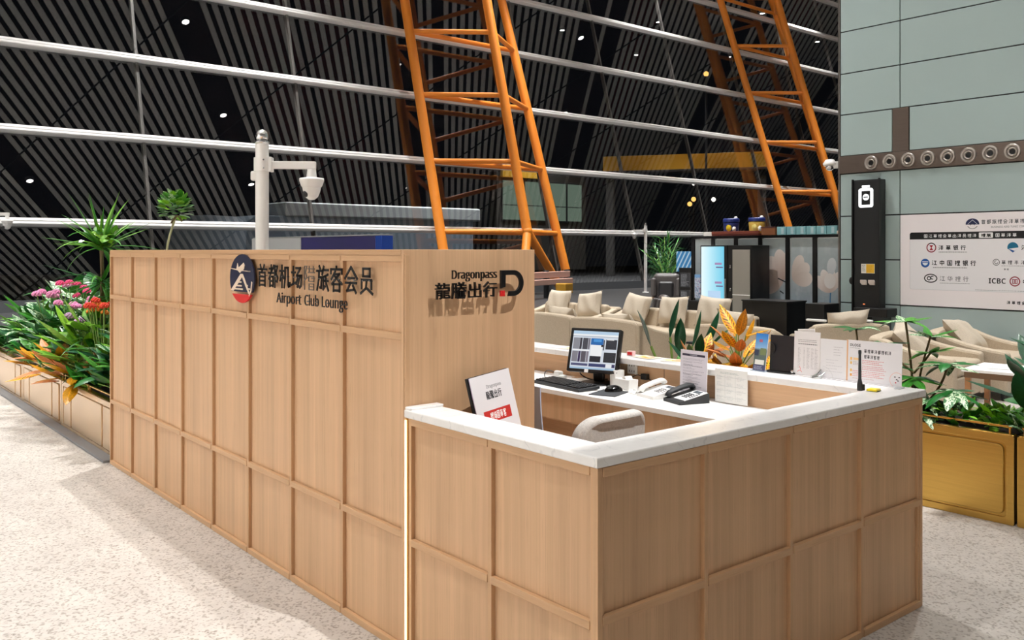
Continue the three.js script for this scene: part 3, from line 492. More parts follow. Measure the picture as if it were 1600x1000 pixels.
{ // socket, adapter and cables on the back panel
  const g = thing('socket_plate', 'white socket plate on the back panel behind the monitor', 'socket', [4.119, 0.965, -3.805]);
  part(g, 'cover', box(0.012, 0.075, 0.08, 0.004, 2), mat.whitePlastic, [-0.006, 0, 0]); for (const y of [-0.018, 0.016]) for (const z of [-0.02, 0.0, 0.02]) part(g, 'slot', box(0.002, 0.012, 0.004, 0), mat.charcoal, [-0.0125, y, z]);
  const a = thing('power_adapter', 'small black plug on the back panel right of the socket plate', 'plug', [4.1, 0.925, -3.69]);
  part(a, 'body', box(0.03, 0.036, 0.05, 0.005, 2), mat.black); part(a, 'cable', tube([[0, -0.01, 0.03], [-0.01, -0.02, 0.07], [-0.03, -0.05, 0.13], [-0.05, -0.066, 0.2]], 0.003, 20, 6), mat.black); part(a, 'cable', tube([[0, 0, -0.02], [-0.005, 0.005, -0.06], [-0.03, -0.03, -0.12], [-0.04, -0.06, -0.22]], 0.003, 20, 6), mat.black);
  const c = thing('cable_bundle', 'loose white plug and thin cables behind the keyboard', 'cables', [3.965, DK, -4.33]);
  part(c, 'plug', box(0.04, 0.05, 0.06, 0.012, 2), mat.whitePlastic, [0, 0.026, 0]); part(c, 'plug_cap', box(0.05, 0.03, 0.05, 0.01, 2), mat.whitePlastic, [-0.02, 0.016, 0.06], [0, 0.5, 0]);
  part(c, 'white_cable', tube([[-0.03, 0.006, 0.07], [-0.06, 0.005, 0.14], [-0.02, 0.005, 0.2], [0.05, 0.005, 0.22], [0.09, 0.005, 0.3]], 0.004, 30, 6), mat.whitePlastic);
  part(c, 'black_cable', tube([[0, 0.04, -0.02], [-0.05, 0.05, -0.06], [-0.1, 0.015, -0.02], [-0.08, 0.004, 0.06], [0, 0.004, 0.1]], 0.003, 30, 6), mat.charcoal);
  const m = tagged(new THREE.Mesh(tube([[3.97, DK + 0.12, -4.02], [4.0, DK + 0.05, -4.16], [4.06, DK + 0.01, -4.14], [4.09, DK + 0.02, -4.0]], 0.004, 30, 6), mat.black), 'monitor_cable', 'black cable hanging in a loop behind the monitor', 'cable');
}
{ // paper sheets by the phones
  const list = canvasTex(320, 440, (g, w, h) => { g.fillStyle = '#eeebf6'; g.fillRect(0, 0, w, h); g.fillStyle = '#3b3750'; g.fillRect(22, 34, 270, 20); g.fillStyle = '#ece9f4'; g.fillRect(110, 42, 90, 4); for (let i = 0; i < 12; i++) textLines(g, 34, 76 + i * 28, 250, 2, 10, i % 3 === 2 ? '#5a5670' : '#a29eb2', i % 3 === 2 ? 4 : 3, 0.6); });
  const g = thing('acrylic_sign_holder', 'clear stand with a pale lilac printed notice behind the phones', 'sign', [4.012, DK, -3.235], -Math.PI / 2 - 0.05);
  sheet(g, 'notice', 0.2, 0.272, list, [0, 0.14, 0.008], [-0.04, 0, 0], 0.003);
  part(g, 'foot', box(0.2, 0.004, 0.04, 0.001), M(0xb9b2cc, 0.15), [0, 0.002, 0.02]);
  const grid = canvasTex(300, 300, (q, w, h) => { q.fillStyle = '#f1f1ee'; q.fillRect(0, 0, w, h); q.strokeStyle = '#bfc4c4'; q.lineWidth = 2; for (const y of [70, 150, 190, 250]) { q.beginPath(); q.moveTo(10, y); q.lineTo(285, y); q.stroke(); } for (const x of [95, 190]) { q.beginPath(); q.moveTo(x, 50); q.lineTo(x, 280); q.stroke(); } for (let x = 0; x < 3; x++) for (let y = 0; y < 4; y++) textLines(q, 18 + x * 92, 60 + y * 60, 66, 4, 10, '#b3b8ba', 2, 0.5); textLines(q, 50, 28, 200, 2, 10, '#9aa', 3); });
  const p = thing('wall_chart', 'pale printed table sheet taped to the back panel by the phones', 'paper', [4.022, 0.86, -2.99], -Math.PI / 2);
  sheet(p, 'paper_sheet', 0.215, 0.185, grid, [0, 0.0935, 0], [-0.0, 0, 0], 0.002);
}
{ // things on the far ledge
  const sea = canvasTex(128, 380, (g, w, h) => { const q = g.createLinearGradient(0, 0, 0, h); q.addColorStop(0, '#2f7fd6'); q.addColorStop(0.4, '#9cc7ee'); q.addColorStop(0.45, '#6b7a72'); q.addColorStop(0.72, '#5d6b66'); g.fillStyle = q; g.fillRect(0, 0, w, h); g.fillStyle = '#7d8a5f'; g.fillRect(60, 150, 60, 70); g.fillStyle = '#39425a'; g.fillRect(0, 170, 46, 60); g.fillStyle = '#c56a86'; g.fillRect(40, 60, 34, 30); g.fillStyle = '#f1efe9'; g.fillRect(14, 270, 96, 50); g.fillStyle = '#4a4a6a'; g.fillRect(0, 322, w, 58); textLines(g, 10, 336, 100, 4, 10, '#cfd3e6', 4); });
  const a = thing('leaflet_stand', 'narrow stand with blue sky picture on the stone ledge', 'leaflet', [4.19, WT, -2.915], -Math.PI / 2 - 0.1);
  sheet(a, 'picture_card', 0.085, 0.205, sea, [0, 0.105, 0], [-0.16, 0, 0], 0.004, M(0xdfe6ee, 0.3)); part(a, 'foot', box(0.1, 0.004, 0.07, 0.001), M(0x8b98a8, 0.2), [0, 0.002, -0.005]);
  const b = thing('display_board', 'glossy black board standing back to front on the ledge', 'board', [4.215, WT, -2.795], -Math.PI / 2 + 0.03);
  part(b, 'panel', box(0.17, 0.2, 0.008, 0.003), M(0x2a2b30, 0.16), [0.01, 0.104, -0.0], [-0.06, 0, 0]); part(b, 'foot', box(0.17, 0.012, 0.05, 0.004), mat.blackGloss, [0.01, 0.007, 0.012]); part(b, 'easel_slot', new THREE.CylinderGeometry(0.03, 0.03, 0.002, 22, 1, false, 0, Math.PI).rotateX(Math.PI / 2), mat.black, [-0.065, 0.13, 0.0125], [0, 0, 0]); part(b, 'knob', new THREE.CylinderGeometry(0.008, 0.008, 0.006, 14).rotateX(Math.PI / 2), mat.chrome, [0.085, 0.02, 0.04]);
  const tab = canvasTex(256, 380, (g, w, h) => { g.fillStyle = '#efeaea'; g.fillRect(0, 0, w, h); textLines(g, 40, 70, 190, 2, 14, '#8d8588', 5, 0.1); textLines(g, 40, 104, 190, 1, 14, '#6b6669', 7, 0.1); for (const x of [40, 96, 128, 170, 206]) textLines(g, x, 140, x === 96 ? 16 : 30, 18, 10, '#a29a9d', 3, 0.4); g.strokeStyle = '#e0544f'; g.lineWidth = 4; g.beginPath(); g.moveTo(60, 300); g.lineTo(70, 330); g.moveTo(40, 350); g.quadraticCurveTo(60, 320, 84, 350); g.stroke(); });
  const c = thing('price_card', 'white printed card with red stamp in a stand on the ledge', 'card', [4.2, WT, -2.635], -Math.PI / 2 + 0.02);
  sheet(c, 'card_face', 0.152, 0.235, tab, [0, 0.119, 0], [-0.05, 0, 0], 0.003); part(c, 'wrinkled_sleeve', box(0.1, 0.03, 0.006, 0.003), M(0xddd6d4, 0.25), [-0.01, 0.235, -0.012], [0, 0, 0.08]); part(c, 'foot', box(0.15, 0.004, 0.06, 0.001), M(0xd9d6d8, 0.15), [0, 0.002, 0]);
  const d = thing('key_clip', 'small shiny metal clips lying in front of the printed card', 'clips', [4.155, WT, -2.585], -0.6);
  part(d, 'clip', tube([[0, 0.004, 0], [0.03, 0.02, 0.01], [0.06, 0.045, 0.0]], 0.006, 12, 8), mat.chrome); part(d, 'clip', tube([[0, 0.004, 0.02], [0.035, 0.012, 0.03], [0.065, 0.03, 0.02]], 0.006, 12, 8), mat.chrome); part(d, 'pouch', box(0.04, 0.05, 0.03, 0.01, 2), M(0x86817a, 0.5), [0.085, 0.026, -0.01], [0, 0.2, 0.2]);
  const left = canvasTex(256, 330, (g, w, h) => { g.fillStyle = '#eceaec'; g.fillRect(0, 0, w, h); textLines(g, 130, 60, 100, 4, 22, '#b7b2b8', 4, 0.4); textLines(g, 60, 170, 160, 5, 24, '#c3bfc6', 3, 0.6); g.strokeStyle = '#d5d2d6'; g.lineWidth = 3; g.beginPath(); g.arc(20, 340, 110, -1.5, 0); g.stroke(); });
  const right = canvasTex(512, 360, (g, w, h) => {
    g.fillStyle = '#eeebee'; g.fillRect(0, 0, w, h); g.fillStyle = '#e6b487'; g.fillRect(0, 0, 14, h); g.fillStyle = '#3c393d'; g.font = 'bold 34px sans-serif'; g.fillText('DLOSE', 30, 54); textLines(g, 30, 66, 100, 1, 10, '#777', 3);
    g.strokeStyle = '#3a373c'; row2d(g, ['fill1', 'fill3', 'fill1', 'fill2', 'du', 'fill3', 'ji', 'fill2'], 166, 70, 26, 34, 6, 4); row2d(g, ['fill3', 'fill1', 'fill2', 'ke', 'fill3'], 166, 118, 24, 34, 6, 4);
    for (const [y, c] of [[150, '#efb659'], [186, '#f0c36c'], [250, '#f0c36c'], [290, '#f2a94f']]) { g.fillStyle = c; g.fillRect(36, y, 18, 22); } g.fillStyle = '#f6cf98'; g.fillRect(66, 150, 60, 20);
    textLines(g, 64, 184, 60, 3, 12, '#b9a7a3', 4); textLines(g, 150, 166, 220, 3, 14, '#d9747c', 5, 0.3); textLines(g, 150, 214, 250, 3, 14, '#d98088', 5, 0.3); textLines(g, 60, 262, 320, 4, 14, '#e08f93', 5, 0.3); textLines(g, 60, 326, 240, 1, 14, '#c9a0a0', 4);
    g.strokeStyle = '#f0b9ad'; g.lineWidth = 4; g.beginPath(); g.arc(470, 306, 62, 0, 7); g.stroke(); g.fillStyle = '#4a4448'; for (const [x, y] of [[446, 276], [484, 276], [462, 296], [474, 306]]) g.fillRect(x, y, 14, 9); g.fillStyle = '#d23b4a'; g.fillRect(454, 322, 12, 10);
  });
  const e = thing('folding_menu_board', 'white two leaf menu board with orange fold beside the antenna', 'menu board', [4.205, WT, -2.41], -Math.PI / 2);
  sheet(e, 'left_leaf', 0.145, 0.205, left, [-0.074, 0.104, 0.0], [-0.04, 0.05, 0], 0.004); sheet(e, 'right_leaf', 0.29, 0.21, right, [0.145, 0.107, 0.0], [-0.04, 0, 0], 0.004); part(e, 'foot', box(0.4, 0.004, 0.05, 0.001), M(0xd8d5da, 0.2), [0.08, 0.002, 0]);
  const r = thing('hand_radio', 'black radio antenna standing on the stone top', 'radio', [3.965, WT, -2.205]);
  part(r, 'antenna', lathe([[0.0075, 0.05], [0.007, 0.1], [0.006, 0.17], [0.0075, 0.18], [0.007, 0.192], [0.001, 0.194]], 14), mat.charcoal); part(r, 'body', lathe([[0.001, 0], [0.013, 0], [0.013, 0.03], [0.008, 0.055], [0.001, 0.056]], 16), mat.black); part(r, 'clip', box(0.012, 0.03, 0.016, 0.004, 2), mat.black, [0.012, 0.016, 0.01]);
  const y = thing('yellow_tag', 'small yellow plastic tag lying beside the antenna', 'tag', [4.0, WT, -2.155], 0.15); part(y, 'card', box(0.055, 0.012, 0.05, 0.004, 2), M(0xf2d800, 0.35), [0, 0.0068, 0]); part(y, 'edge', box(0.056, 0.003, 0.051, 0.001), mat.charcoal, [0.001, 0.002, 0.001]);
  const k = thing('clear_label', 'small clear plastic label at the right end of the stone top', 'label', [4.17, WT, -2.115], 0.1); part(k, 'strip', box(0.06, 0.004, 0.03, 0.0015), M(0xd3d6dc, 0.1), [0, 0.003, 0]);
  // papers and leaflets lying on the far end of the ledge
  const flyer = canvasTex(256, 180, (g, w, h) => { g.fillStyle = '#f3ddc6'; g.fillRect(0, 0, w, h); g.fillStyle = '#f0a35b'; g.fillRect(20, 20, 130, 70); g.fillStyle = '#e8c04f'; g.fillRect(150, 60, 70, 60); g.fillStyle = '#e5714f'; g.fillRect(40, 110, 90, 24); textLines(g, 20, 146, 200, 3, 9, '#c98d6a', 4); });
  [['orange printed leaflet on the ledge left of the monitor', 4.14, -4.36, 0.3], ['orange printed leaflet on the ledge right of the monitor', 4.15, -3.72, -0.2], ['orange printed leaflet lying among papers below the potted leaves', 4.16, -3.5, 0.5]].forEach(([l, x, z, t]) => { const g = thing('leaflet', l, 'leaflet', [x, WT, z], t + Math.PI / 2, 'leaflets on the ledge'); const m = sheet(g, 'leaflet_sheet', 0.16, 0.11, flyer, [0, 0.004, 0], [-Math.PI / 2, 0, 0], 0.003); });
  const pb = thing('red_print_box', 'small pinkish box with red lettering on the ledge behind the monitor', 'box', [4.16, WT, -3.86], 0.2); part(pb, 'carton', box(0.035, 0.03, 0.045, 0.003), M(0xf0c4c4, 0.5), [0, 0.016, 0]); part(pb, 'print', box(0.002, 0.018, 0.034, 0.0005), mat.red, [-0.0182, 0.016, 0]); 
  for (const [l, x, z, t] of [['loose white paper on the ledge left of the lilac notice', 4.15, -3.38, 0.3], ['loose white paper on the ledge near the partition', 4.13, -4.52, 0.1]]) { const g = thing('paper', l, 'paper', [x, WT, z], t); part(g, 'paper_sheet', box(0.1, 0.002, 0.15, 0.0008), mat.paper, [0, 0.002, 0]); }
}
{ // notice leaning on the end face
  const t = canvasTex(360, 500, (g, w, h) => {
    g.fillStyle = '#f0edf1'; g.fillRect(0, 0, w, h); g.fillStyle = '#4b484e'; g.font = '24px serif'; g.fillText('Dragonpass', 128, 74); g.strokeStyle = '#2c2a2e'; row2d(g, ['long', 'teng', 'chu', 'xing'], 112, 88, 32, 44, 4, 5);
    g.fillStyle = '#d2352f'; g.fillRect(60, 188, 240, 62); g.strokeStyle = '#fff'; row2d(g, ['fill3', 'chang', 'guo', 'fill1', 'ke'], 112, 198, 26, 42, 3, 5);
    g.strokeStyle = '#5c595e'; row2d(g, ['fill1', 'hua', 'fill2', 'fill3'], 150, 286, 27, 34, 3, 4); textLines(g, 150, 336, 120, 1, 10, '#999', 3); g.fillStyle = '#d8a93f'; g.fillRect(88, 302, 20, 12); g.fillStyle = '#555'; g.font = '32px serif'; g.fillText('n & l o Control', 120, 386); textLines(g, 80, 420, 220, 3, 14, '#888', 4);
  });
  const g = thing('leaning_notice', 'white notice board with red band leaning against the partition end', 'notice', [2.445, 0.765, -2.99]);
  const b = sub(g, 'board', [0, 0, 0], [-0.22, 0.12, 0.12]);
  part(b, 'backing', box(0.258, 0.42, 0.012, 0.003), mat.black, [-0.006, 0.2, -0.008]); sheet(b, 'printed_face', 0.252, 0.415, t, [0.002, 0.2, 0.0], null, 0.005, M(0xd7c3e0, 0.4));
  const sh = thing('low_shelf', 'small oak shelf inside the counter that carries the notice', 'shelf', [2.44, 0, -2.98]); part(sh, 'board', box(0.46, 0.02, 0.3, 0.003), mat.wood, [0, 0.735, 0]); for (const x of [-0.2, 0.2]) part(sh, 'side', box(0.02, 0.725, 0.28, 0.003), mat.wood, [x, 0.3625, 0]);
  const r = thing('rolled_poster', 'curled bluish white sheet hanging beside the partition edge', 'poster', [2.79, 0.55, -3.22]);
  const pts = []; for (let i = 0; i <= 12; i++) { const y = i / 12; pts.push([Math.pow(1 - y, 2) * 0.09, y * 0.5]); } const s = new THREE.Shape(); pts.forEach(([x, y], i) => i ? s.lineTo(x, y) : s.moveTo(x, y)); for (let i = 12; i >= 0; i--) s.lineTo(pts[i][0] - 0.006, pts[i][1]);
  part(r, 'curled_sheet', new THREE.ExtrudeGeometry(s, { depth: 0.1, bevelEnabled: false }).translate(0, 0, -0.05), M(0xbcc6dc, 0.4));
}
{ // office chair seen from behind, facing the desk (+x)
  const g = thing('office_chair', 'light grey fabric office chair behind the counter', 'chair', [3.17, 0, -3.3], Math.PI + 0.06);      // local z faces the desk
  const bk = roundRect(0.46, 0.48, 0.1), bg = new THREE.ExtrudeGeometry(bk, { depth: 0.03, bevelEnabled: true, bevelSize: 0.02, bevelThickness: 0.02, bevelSegments: 4, curveSegments: 12 }); { const p = bg.attributes.position; for (let i = 0; i < p.count; i++) p.setZ(i, p.getZ(i) + p.getX(i) ** 2 * 0.9); bg.computeVertexNormals(); }
  part(g, 'backrest', metric(bg), mat.fabric, [0, 0.635, -0.25], [-0.12, 0, 0]); part(g, 'seat', box(0.48, 0.08, 0.46, 0.035, 3), mat.fabric, [0, 0.47, 0]);
  part(g, 'back_bar', box(0.06, 0.3, 0.02, 0.008, 2), mat.grey, [0, 0.52, -0.27]); part(g, 'gas_post', new THREE.CylinderGeometry(0.025, 0.03, 0.34, 16), mat.chrome, [0, 0.26, 0]);
  for (const x of [-0.27, 0.27]) { const a = part(g, 'armrest', box(0.05, 0.03, 0.28, 0.012, 2), M(0xd6d3d0, 0.4), [x, 0.66, 0.02]); part(a, 'arm_post', box(0.03, 0.2, 0.04, 0.01, 2), mat.grey, [0, -0.1, 0]); }
  for (let i = 0; i < 5; i++) { const a = i / 5 * Math.PI * 2, l = part(g, 'base_leg', bar([0, 0.1, 0], [Math.cos(a) * 0.28, 0.07, Math.sin(a) * 0.28], 0.022, 10, 0.015), mat.grey); part(l, 'caster', new THREE.CylinderGeometry(0.028, 0.028, 0.04, 16).rotateZ(Math.PI / 2), mat.black, [Math.cos(a) * 0.28, 0.028, Math.sin(a) * 0.28]); }
}
// ================================================================ PALE GREEN WALL ON THE RIGHT
const GX = 12, GZ0 = -7.0, GZ1 = 5.5, GC = -6.08;
{
  const g = struct('wall_right', 'pale green glass panelled wall with a steel band of round air nozzles', 'wall');
  part(g, 'wall_core', new THREE.BoxGeometry(9, 9, GZ1 - GZ0), mat.joint, [GX + 4.53, 4.5, (GZ0 + GZ1) / 2]);
  part(g, 'corner_trim', box(0.05, 9, 0.03, 0.006), mat.steel, [GX + 0.02, 4.5, GZ0]);
  const rows = [0, 0.32, 0.945, 1.575, 2.205, 2.825, 3.085, 3.69, 4.29, 4.905, 5.51, 6.12, 6.73, 7.34, 7.95, 8.56, 9];
  const pane = (z0, z1, y0, y1) => part(g, 'panel', box(0.024, y1 - y0 - 0.016, z1 - z0 - 0.014, 0.003), mat.greenGlass, [GX + 0.012, (y0 + y1) / 2, (z0 + z1) / 2]);
  const big = [GC, -4.0, -1.9, 0.2, 2.3, 4.4, GZ1];
  for (let r = 0; r + 1 < rows.length; r++) {
    const [y0, y1] = [rows[r], rows[r + 1]]; if (y0 === 2.825) continue;
    const pier = y0 === 3.085;
    pane(GZ0 + 0.02, pier ? GC - 0.11 : GC, y0, y1);
    for (let i = 0; i + 1 < big.length; i++) { if (i === 0 && (y0 === 0.945 || y0 === 1.575)) continue; pane(i === 0 && pier ? GC + 0.13 : big[i], big[i + 1], y0, y1); }
    if (pier) part(g, 'steel_pier', box(0.03, y1 - y0, 0.23, 0.003), mat.bronze, [GX + 0.008, (y0 + y1) / 2, GC + 0.01]);
  }
  part(g, 'steel_band', box(0.04, 0.25, GZ1 - GZ0 - 0.03, 0.004), mat.bronze, [GX + 0.004, 2.955, (GZ0 + GZ1) / 2]);
  const ring = lathe([[0.058, 0.012], [0.07, 0.03], [0.088, 0.034], [0.1, 0.024], [0.1, 0.0]], 30).rotateX(Math.PI / 2), inner = lathe([[0.034, 0.03], [0.046, 0.05], [0.056, 0.046], [0.06, 0.012]], 28).rotateX(Math.PI / 2), dark = new THREE.CylinderGeometry(0.06, 0.06, 0.03, 24).rotateX(Math.PI / 2), hole = new THREE.CylinderGeometry(0.034, 0.034, 0.004, 22).rotateX(Math.PI / 2);
  const ringM = M(0xb9b1aa, 0.32, { metalness: 0.8 });
  for (let i = 0; i < 26; i++) { const n = sub(g, 'air_nozzle', [GX - 0.017, 2.955, -6.485 + i * 0.268], [0, -Math.PI / 2, 0]); part(n, 'ring', ring, ringM); part(n, 'cup', dark, mat.charcoal, [0, 0, 0.0]); part(n, 'barrel', inner, ringM, [0.008, -0.004, 0.0]); part(n, 'throat', hole, mat.black, [0.008, -0.004, 0.036]); }
}
{ // large printed panel
  const t = canvasTex(1400, 840, (g, w, h) => {
    g.fillStyle = '#faf4f7'; g.fillRect(0, 0, w, h); g.fillStyle = '#f4f3f7'; g.beginPath(); g.roundRect(92, 172, 1230, 518, 18); g.fill(); g.strokeStyle = '#d2d3d7'; g.lineWidth = 3; g.stroke();
    g.fillStyle = '#101114'; g.beginPath(); g.roundRect(90, 166, 1234, 64, [20, 20, 0, 0]); g.fill(); g.strokeStyle = '#e6e6e8'; row2d(g, ['guo', 'jiang', 'fill1', 'fill3', 'hui', 'fill1', 'chu', 'fill2', 'yuan', 'fill3', 'fill2'], 222, 184, 34, 32, 9, 5); g.fillStyle = '#f3f3f3'; g.beginPath(); g.roundRect(706, 174, 118, 48, 8); g.fill(); g.strokeStyle = '#17181b'; row2d(g, ['fill3', 'lv'], 726, 184, 36, 30, 8, 6); g.strokeStyle = '#e6e6e8'; row2d(g, ['guo', 'fill1', 'fill2', 'fill1'], 842, 184, 36, 32, 10, 5);
    const emblem = (x, y, rx, ry) => { g.fillStyle = '#1b2350'; g.beginPath(); g.ellipse(x, y, rx, ry, 0, Math.PI * 0.98, Math.PI * 2.02); g.fill(); g.strokeStyle = '#e3e3e6'; g.lineWidth = 4; g.beginPath(); g.moveTo(x - rx * 0.7, y); g.lineTo(x, y - ry * 0.75); g.lineTo(x + rx * 0.7, y); g.stroke(); g.strokeStyle = '#4a4a50'; g.lineWidth = 4; g.beginPath(); g.arc(x, y - 6, rx * 0.8, 0.5, 2.65); g.stroke(); g.beginPath(); g.moveTo(x - 20, y + 10); g.lineTo(x, y - 8); g.lineTo(x + 20, y + 10); g.stroke(); };
    emblem(652, 100, 58, 50); g.strokeStyle = '#55565c'; row2d(g, ['shou', 'du', 'lv', 'fill3', 'hui', 'fill2', 'fill1', 'fill3', 'fill2'], 726, 62, 36, 40, 9, 4.5); g.fillStyle = '#77787e'; g.font = '22px sans-serif'; g.fillText('BUSINESS AIRD TUNIC CORPORATION', 806, 136);
    const mono = (keys, x, y, s, lw, c) => { g.strokeStyle = c; row2d(g, keys, x, y, s, s, s * 0.42, lw); };
    g.strokeStyle = '#8b1a2a'; g.lineWidth = 9; g.beginPath(); g.arc(290, 306, 40, 0, 7); g.stroke(); g.fillStyle = '#a31f30'; g.beginPath(); g.moveTo(272, 284); g.lineTo(308, 284); g.lineTo(292, 306); g.lineTo(308, 330); g.lineTo(272, 330); g.lineTo(288, 306); g.fill(); g.strokeStyle = '#1d1e22'; g.lineWidth = 9; g.beginPath(); g.arc(290, 306, 40, -2.2, -0.6); g.stroke();
    mono(['fill2', 'fill1', 'yin', 'xing'], 354, 284, 46, 6, '#1c1d21'); textLines(g, 356, 344, 250, 1, 8, '#5b5c62', 5, 0);
    g.fillStyle = '#1e5aa8'; g.beginPath(); g.arc(234, 448, 40, 0, 7); g.fill(); g.fillStyle = '#e9eef6'; g.beginPath(); g.arc(234, 444, 25, 0.1, 3.04); g.fill(); g.fillRect(206, 432, 56, 7); mono(['jiang', 'zhong', 'guo', 'fill3', 'yin', 'xing'], 294, 420, 48, 6.5, '#17181b'); textLines(g, 306, 484, 300, 1, 8, '#4b4c52', 5, 0);
    g.strokeStyle = '#141518'; g.lineWidth = 9; g.beginPath(); g.ellipse(284, 586, 56, 36, 0, 0, 7); g.stroke(); g.lineWidth = 8; g.beginPath(); g.arc(268, 586, 15, 0, 7); g.stroke(); g.beginPath(); g.arc(298, 580, 13, 1, 5.6); g.stroke(); mono(['jiang', 'hua', 'fill3', 'xing'], 366, 562, 48, 4.5, '#6a6b70'); textLines(g, 368, 624, 260, 1, 8, '#85868b', 5, 0);
    g.fillStyle = '#0f6f93'; g.beginPath(); g.arc(984, 306, 44, Math.PI * 0.9, Math.PI * 2); g.fill(); g.fillStyle = '#16488c'; g.beginPath(); g.moveTo(944, 316); g.lineTo(984, 350); g.lineTo(1020, 320); g.lineTo(1000, 336); g.fill(); mono(['fill2', 'zhong', 'yin', 'xing'], 1050, 284, 46, 6, '#1c1d21');
    g.strokeStyle = '#55565b'; g.lineWidth = 5; g.beginPath(); g.arc(850, 434, 26, 0, 7); g.stroke(); g.beginPath(); g.arc(850, 434, 13, 0, 5); g.stroke(); mono(['fill1', 'fill3', 'feng', 'fill2', 'yin'], 892, 416, 36, 4.5, '#55565b'); textLines(g, 892, 462, 200, 1, 8, '#8a8b90', 4, 0); mono(['fill1', 'fill3'], 912, 486, 16, 2.5, '#7a7b80');
    g.fillStyle = '#141518'; g.font = 'bold 62px sans-serif'; g.fillText('ICBC', 786, 618); g.strokeStyle = '#8f1f31'; g.lineWidth = 9; g.beginPath(); g.arc(1000, 596, 38, 0, 7); g.stroke(); g.lineWidth = 6; g.strokeRect(982, 578, 14, 36); g.strokeRect(1004, 578, 14, 36); mono(['zhong', 'guo', 'yin', 'xing'], 1060, 574, 46, 6, '#1c1d21'); textLines(g, 676, 676, 560, 1, 8, '#9a9b9f', 4, 0); mono(['fill2', 'fill1', 'fill3', 'hui'], 936, 764, 28, 5, '#3b3c40');
  });
  const g = thing('sponsor_panel', 'large white printed panel with bank names on the green wall', 'poster', [GX + 0.0, 0.945, GC + 1.045], -Math.PI / 2);
  const m = new THREE.MeshStandardMaterial({ map: t, roughness: 0.32 });
  part(g, 'printed_face', new THREE.BoxGeometry(2.075, 1.245, 0.022), [mat.white, mat.white, mat.white, mat.white, m, mat.white], [0, 0.63, -0.009]);
  part(g, 'edge_trim', box(2.09, 0.012, 0.026, 0.002), mat.joint, [0, 0.002, -0.008]);
}
{ // charging kiosk
  const g = thing('charging_kiosk', 'tall black phone charging column with lit battery symbol', 'kiosk', [GX - 0.012, 0, -6.49], -Math.PI / 2);
  part(g, 'column', box(0.42, 2.71, 0.14, 0.01, 2), mat.lacquer, [0, 1.355, 0.07]); part(g, 'front_panel', box(0.36, 2.66, 0.012, 0.004), M(0x1b1c1e, 0.4), [0.0, 1.36, 0.145]);
  for (const x of [-0.2, 0.2]) part(g, 'side_fin', box(0.018, 2.72, 0.04, 0.004), mat.black, [x, 1.36, 0.155]);
  const glow = M(0xffffff, 0.5, { emissive: col([0.92, 0.97, 1]), emissiveIntensity: 1.2 }), fr = roundRect(0.215, 0.27, 0.03); fr.holes.push(roundRect(0.135, 0.2, 0.008));
  part(g, 'battery_sign', plate(fr, 0.01, 0.002), glow, [0, 2.45, 0.151]); part(g, 'battery_cap_sign', box(0.115, 0.035, 0.01, 0.004, 2), glow, [0, 2.61, 0.156]); part(g, 'round_mark_sign', new THREE.CylinderGeometry(0.045, 0.045, 0.008, 26).rotateX(Math.PI / 2), glow, [0, 2.46, 0.154]); part(g, 'mark_bar', box(0.07, 0.014, 0.004, 0.001), mat.black, [0, 2.46, 0.159]);
  const st = canvasTex(160, 110, (q) => { q.fillStyle = '#e9e6dc'; q.fillRect(0, 0, 160, 110); q.fillStyle = '#e8b529'; q.fillRect(60, 4, 96, 102); textLines(q, 8, 16, 44, 5, 16, '#555', 5); textLines(q, 70, 24, 70, 4, 18, '#b98a1d', 5); });
  sheet(g, 'yellow_sticker', 0.2, 0.135, st, [0.03, 1.45, 0.154], null, 0.004);
  for (const x of [-0.03, 0.09]) part(g, 'card_holder', plate(poly([[-0.045, 0.07], [0.035, 0.07], [0.045, 0.05], [0.045, 0], [-0.02, 0], [-0.045, 0.03]]), 0.03, 0.004), M(0xc9bdb4, 0.5), [x, 1.22, 0.15]);
  part(g, 'side_handset', new THREE.SphereGeometry(0.07, 18, 12), mat.black, [-0.24, 1.27, 0.1], null, [0.5, 0.8, 0.8]);
  part(g, 'status_light', box(0.03, 0.012, 0.01, 0.002), M(0x551108, 0.5, { emissive: col([1, 0.25, 0.08]), emissiveIntensity: 1.5 }), [-0.03, 0.945, 0.152]);
  part(g, 'shelf_box', box(0.5, 0.12, 0.3, 0.01), mat.black, [0.12, 0.84, 0.12]); part(g, 'shelf_post', box(0.18, 0.78, 0.2, 0.01), M(0x4a4d50, 0.4), [0.2, 0.39, 0.09]); part(g, 'white_tray', box(0.25, 0.035, 0.06, 0.012, 2), mat.white, [0.04, 0.72, 0.28]); part(g, 'tray_arm', box(0.16, 0.03, 0.14, 0.005), mat.black, [0.04, 0.7, 0.2]);
  const g2 = thing('self_service_stand', 'low black cabinet with white tray between display wall and kiosk', 'cabinet', [11.5, 0, -6.97], -Math.PI / 2);
  part(g2, 'cabinet_body', box(0.3, 0.95, 0.4, 0.01), mat.lacquer, [0, 0.475, 0]); part(g2, 'white_tray', box(0.3, 0.035, 0.06, 0.012, 2), mat.white, [0.06, 0.72, 0.25]); part(g2, 'tray_arm', box(0.2, 0.03, 0.06, 0.004), mat.black, [0.06, 0.715, 0.21]);
}
{ // dome camera on the wall corner
  const g = thing('dome_camera', 'white dome camera on a bracket at the green wall corner', 'camera', [GX + 0.12, 2.98, GZ0 - 0.03], 0);
  part(g, 'bracket', box(0.08, 0.1, 0.14, 0.01, 2), mat.white, [0, 0, -0.07]); part(g, 'housing', lathe([[0.001, 0.07], [0.06, 0.06], [0.1, 0.0], [0.09, -0.03], [0.001, -0.03]], 22), mat.white, [-0.05, 0.02, -0.16]); part(g, 'dome', new THREE.SphereGeometry(0.065, 18, 10), mat.chrome, [-0.05, -0.02, -0.16]);
}
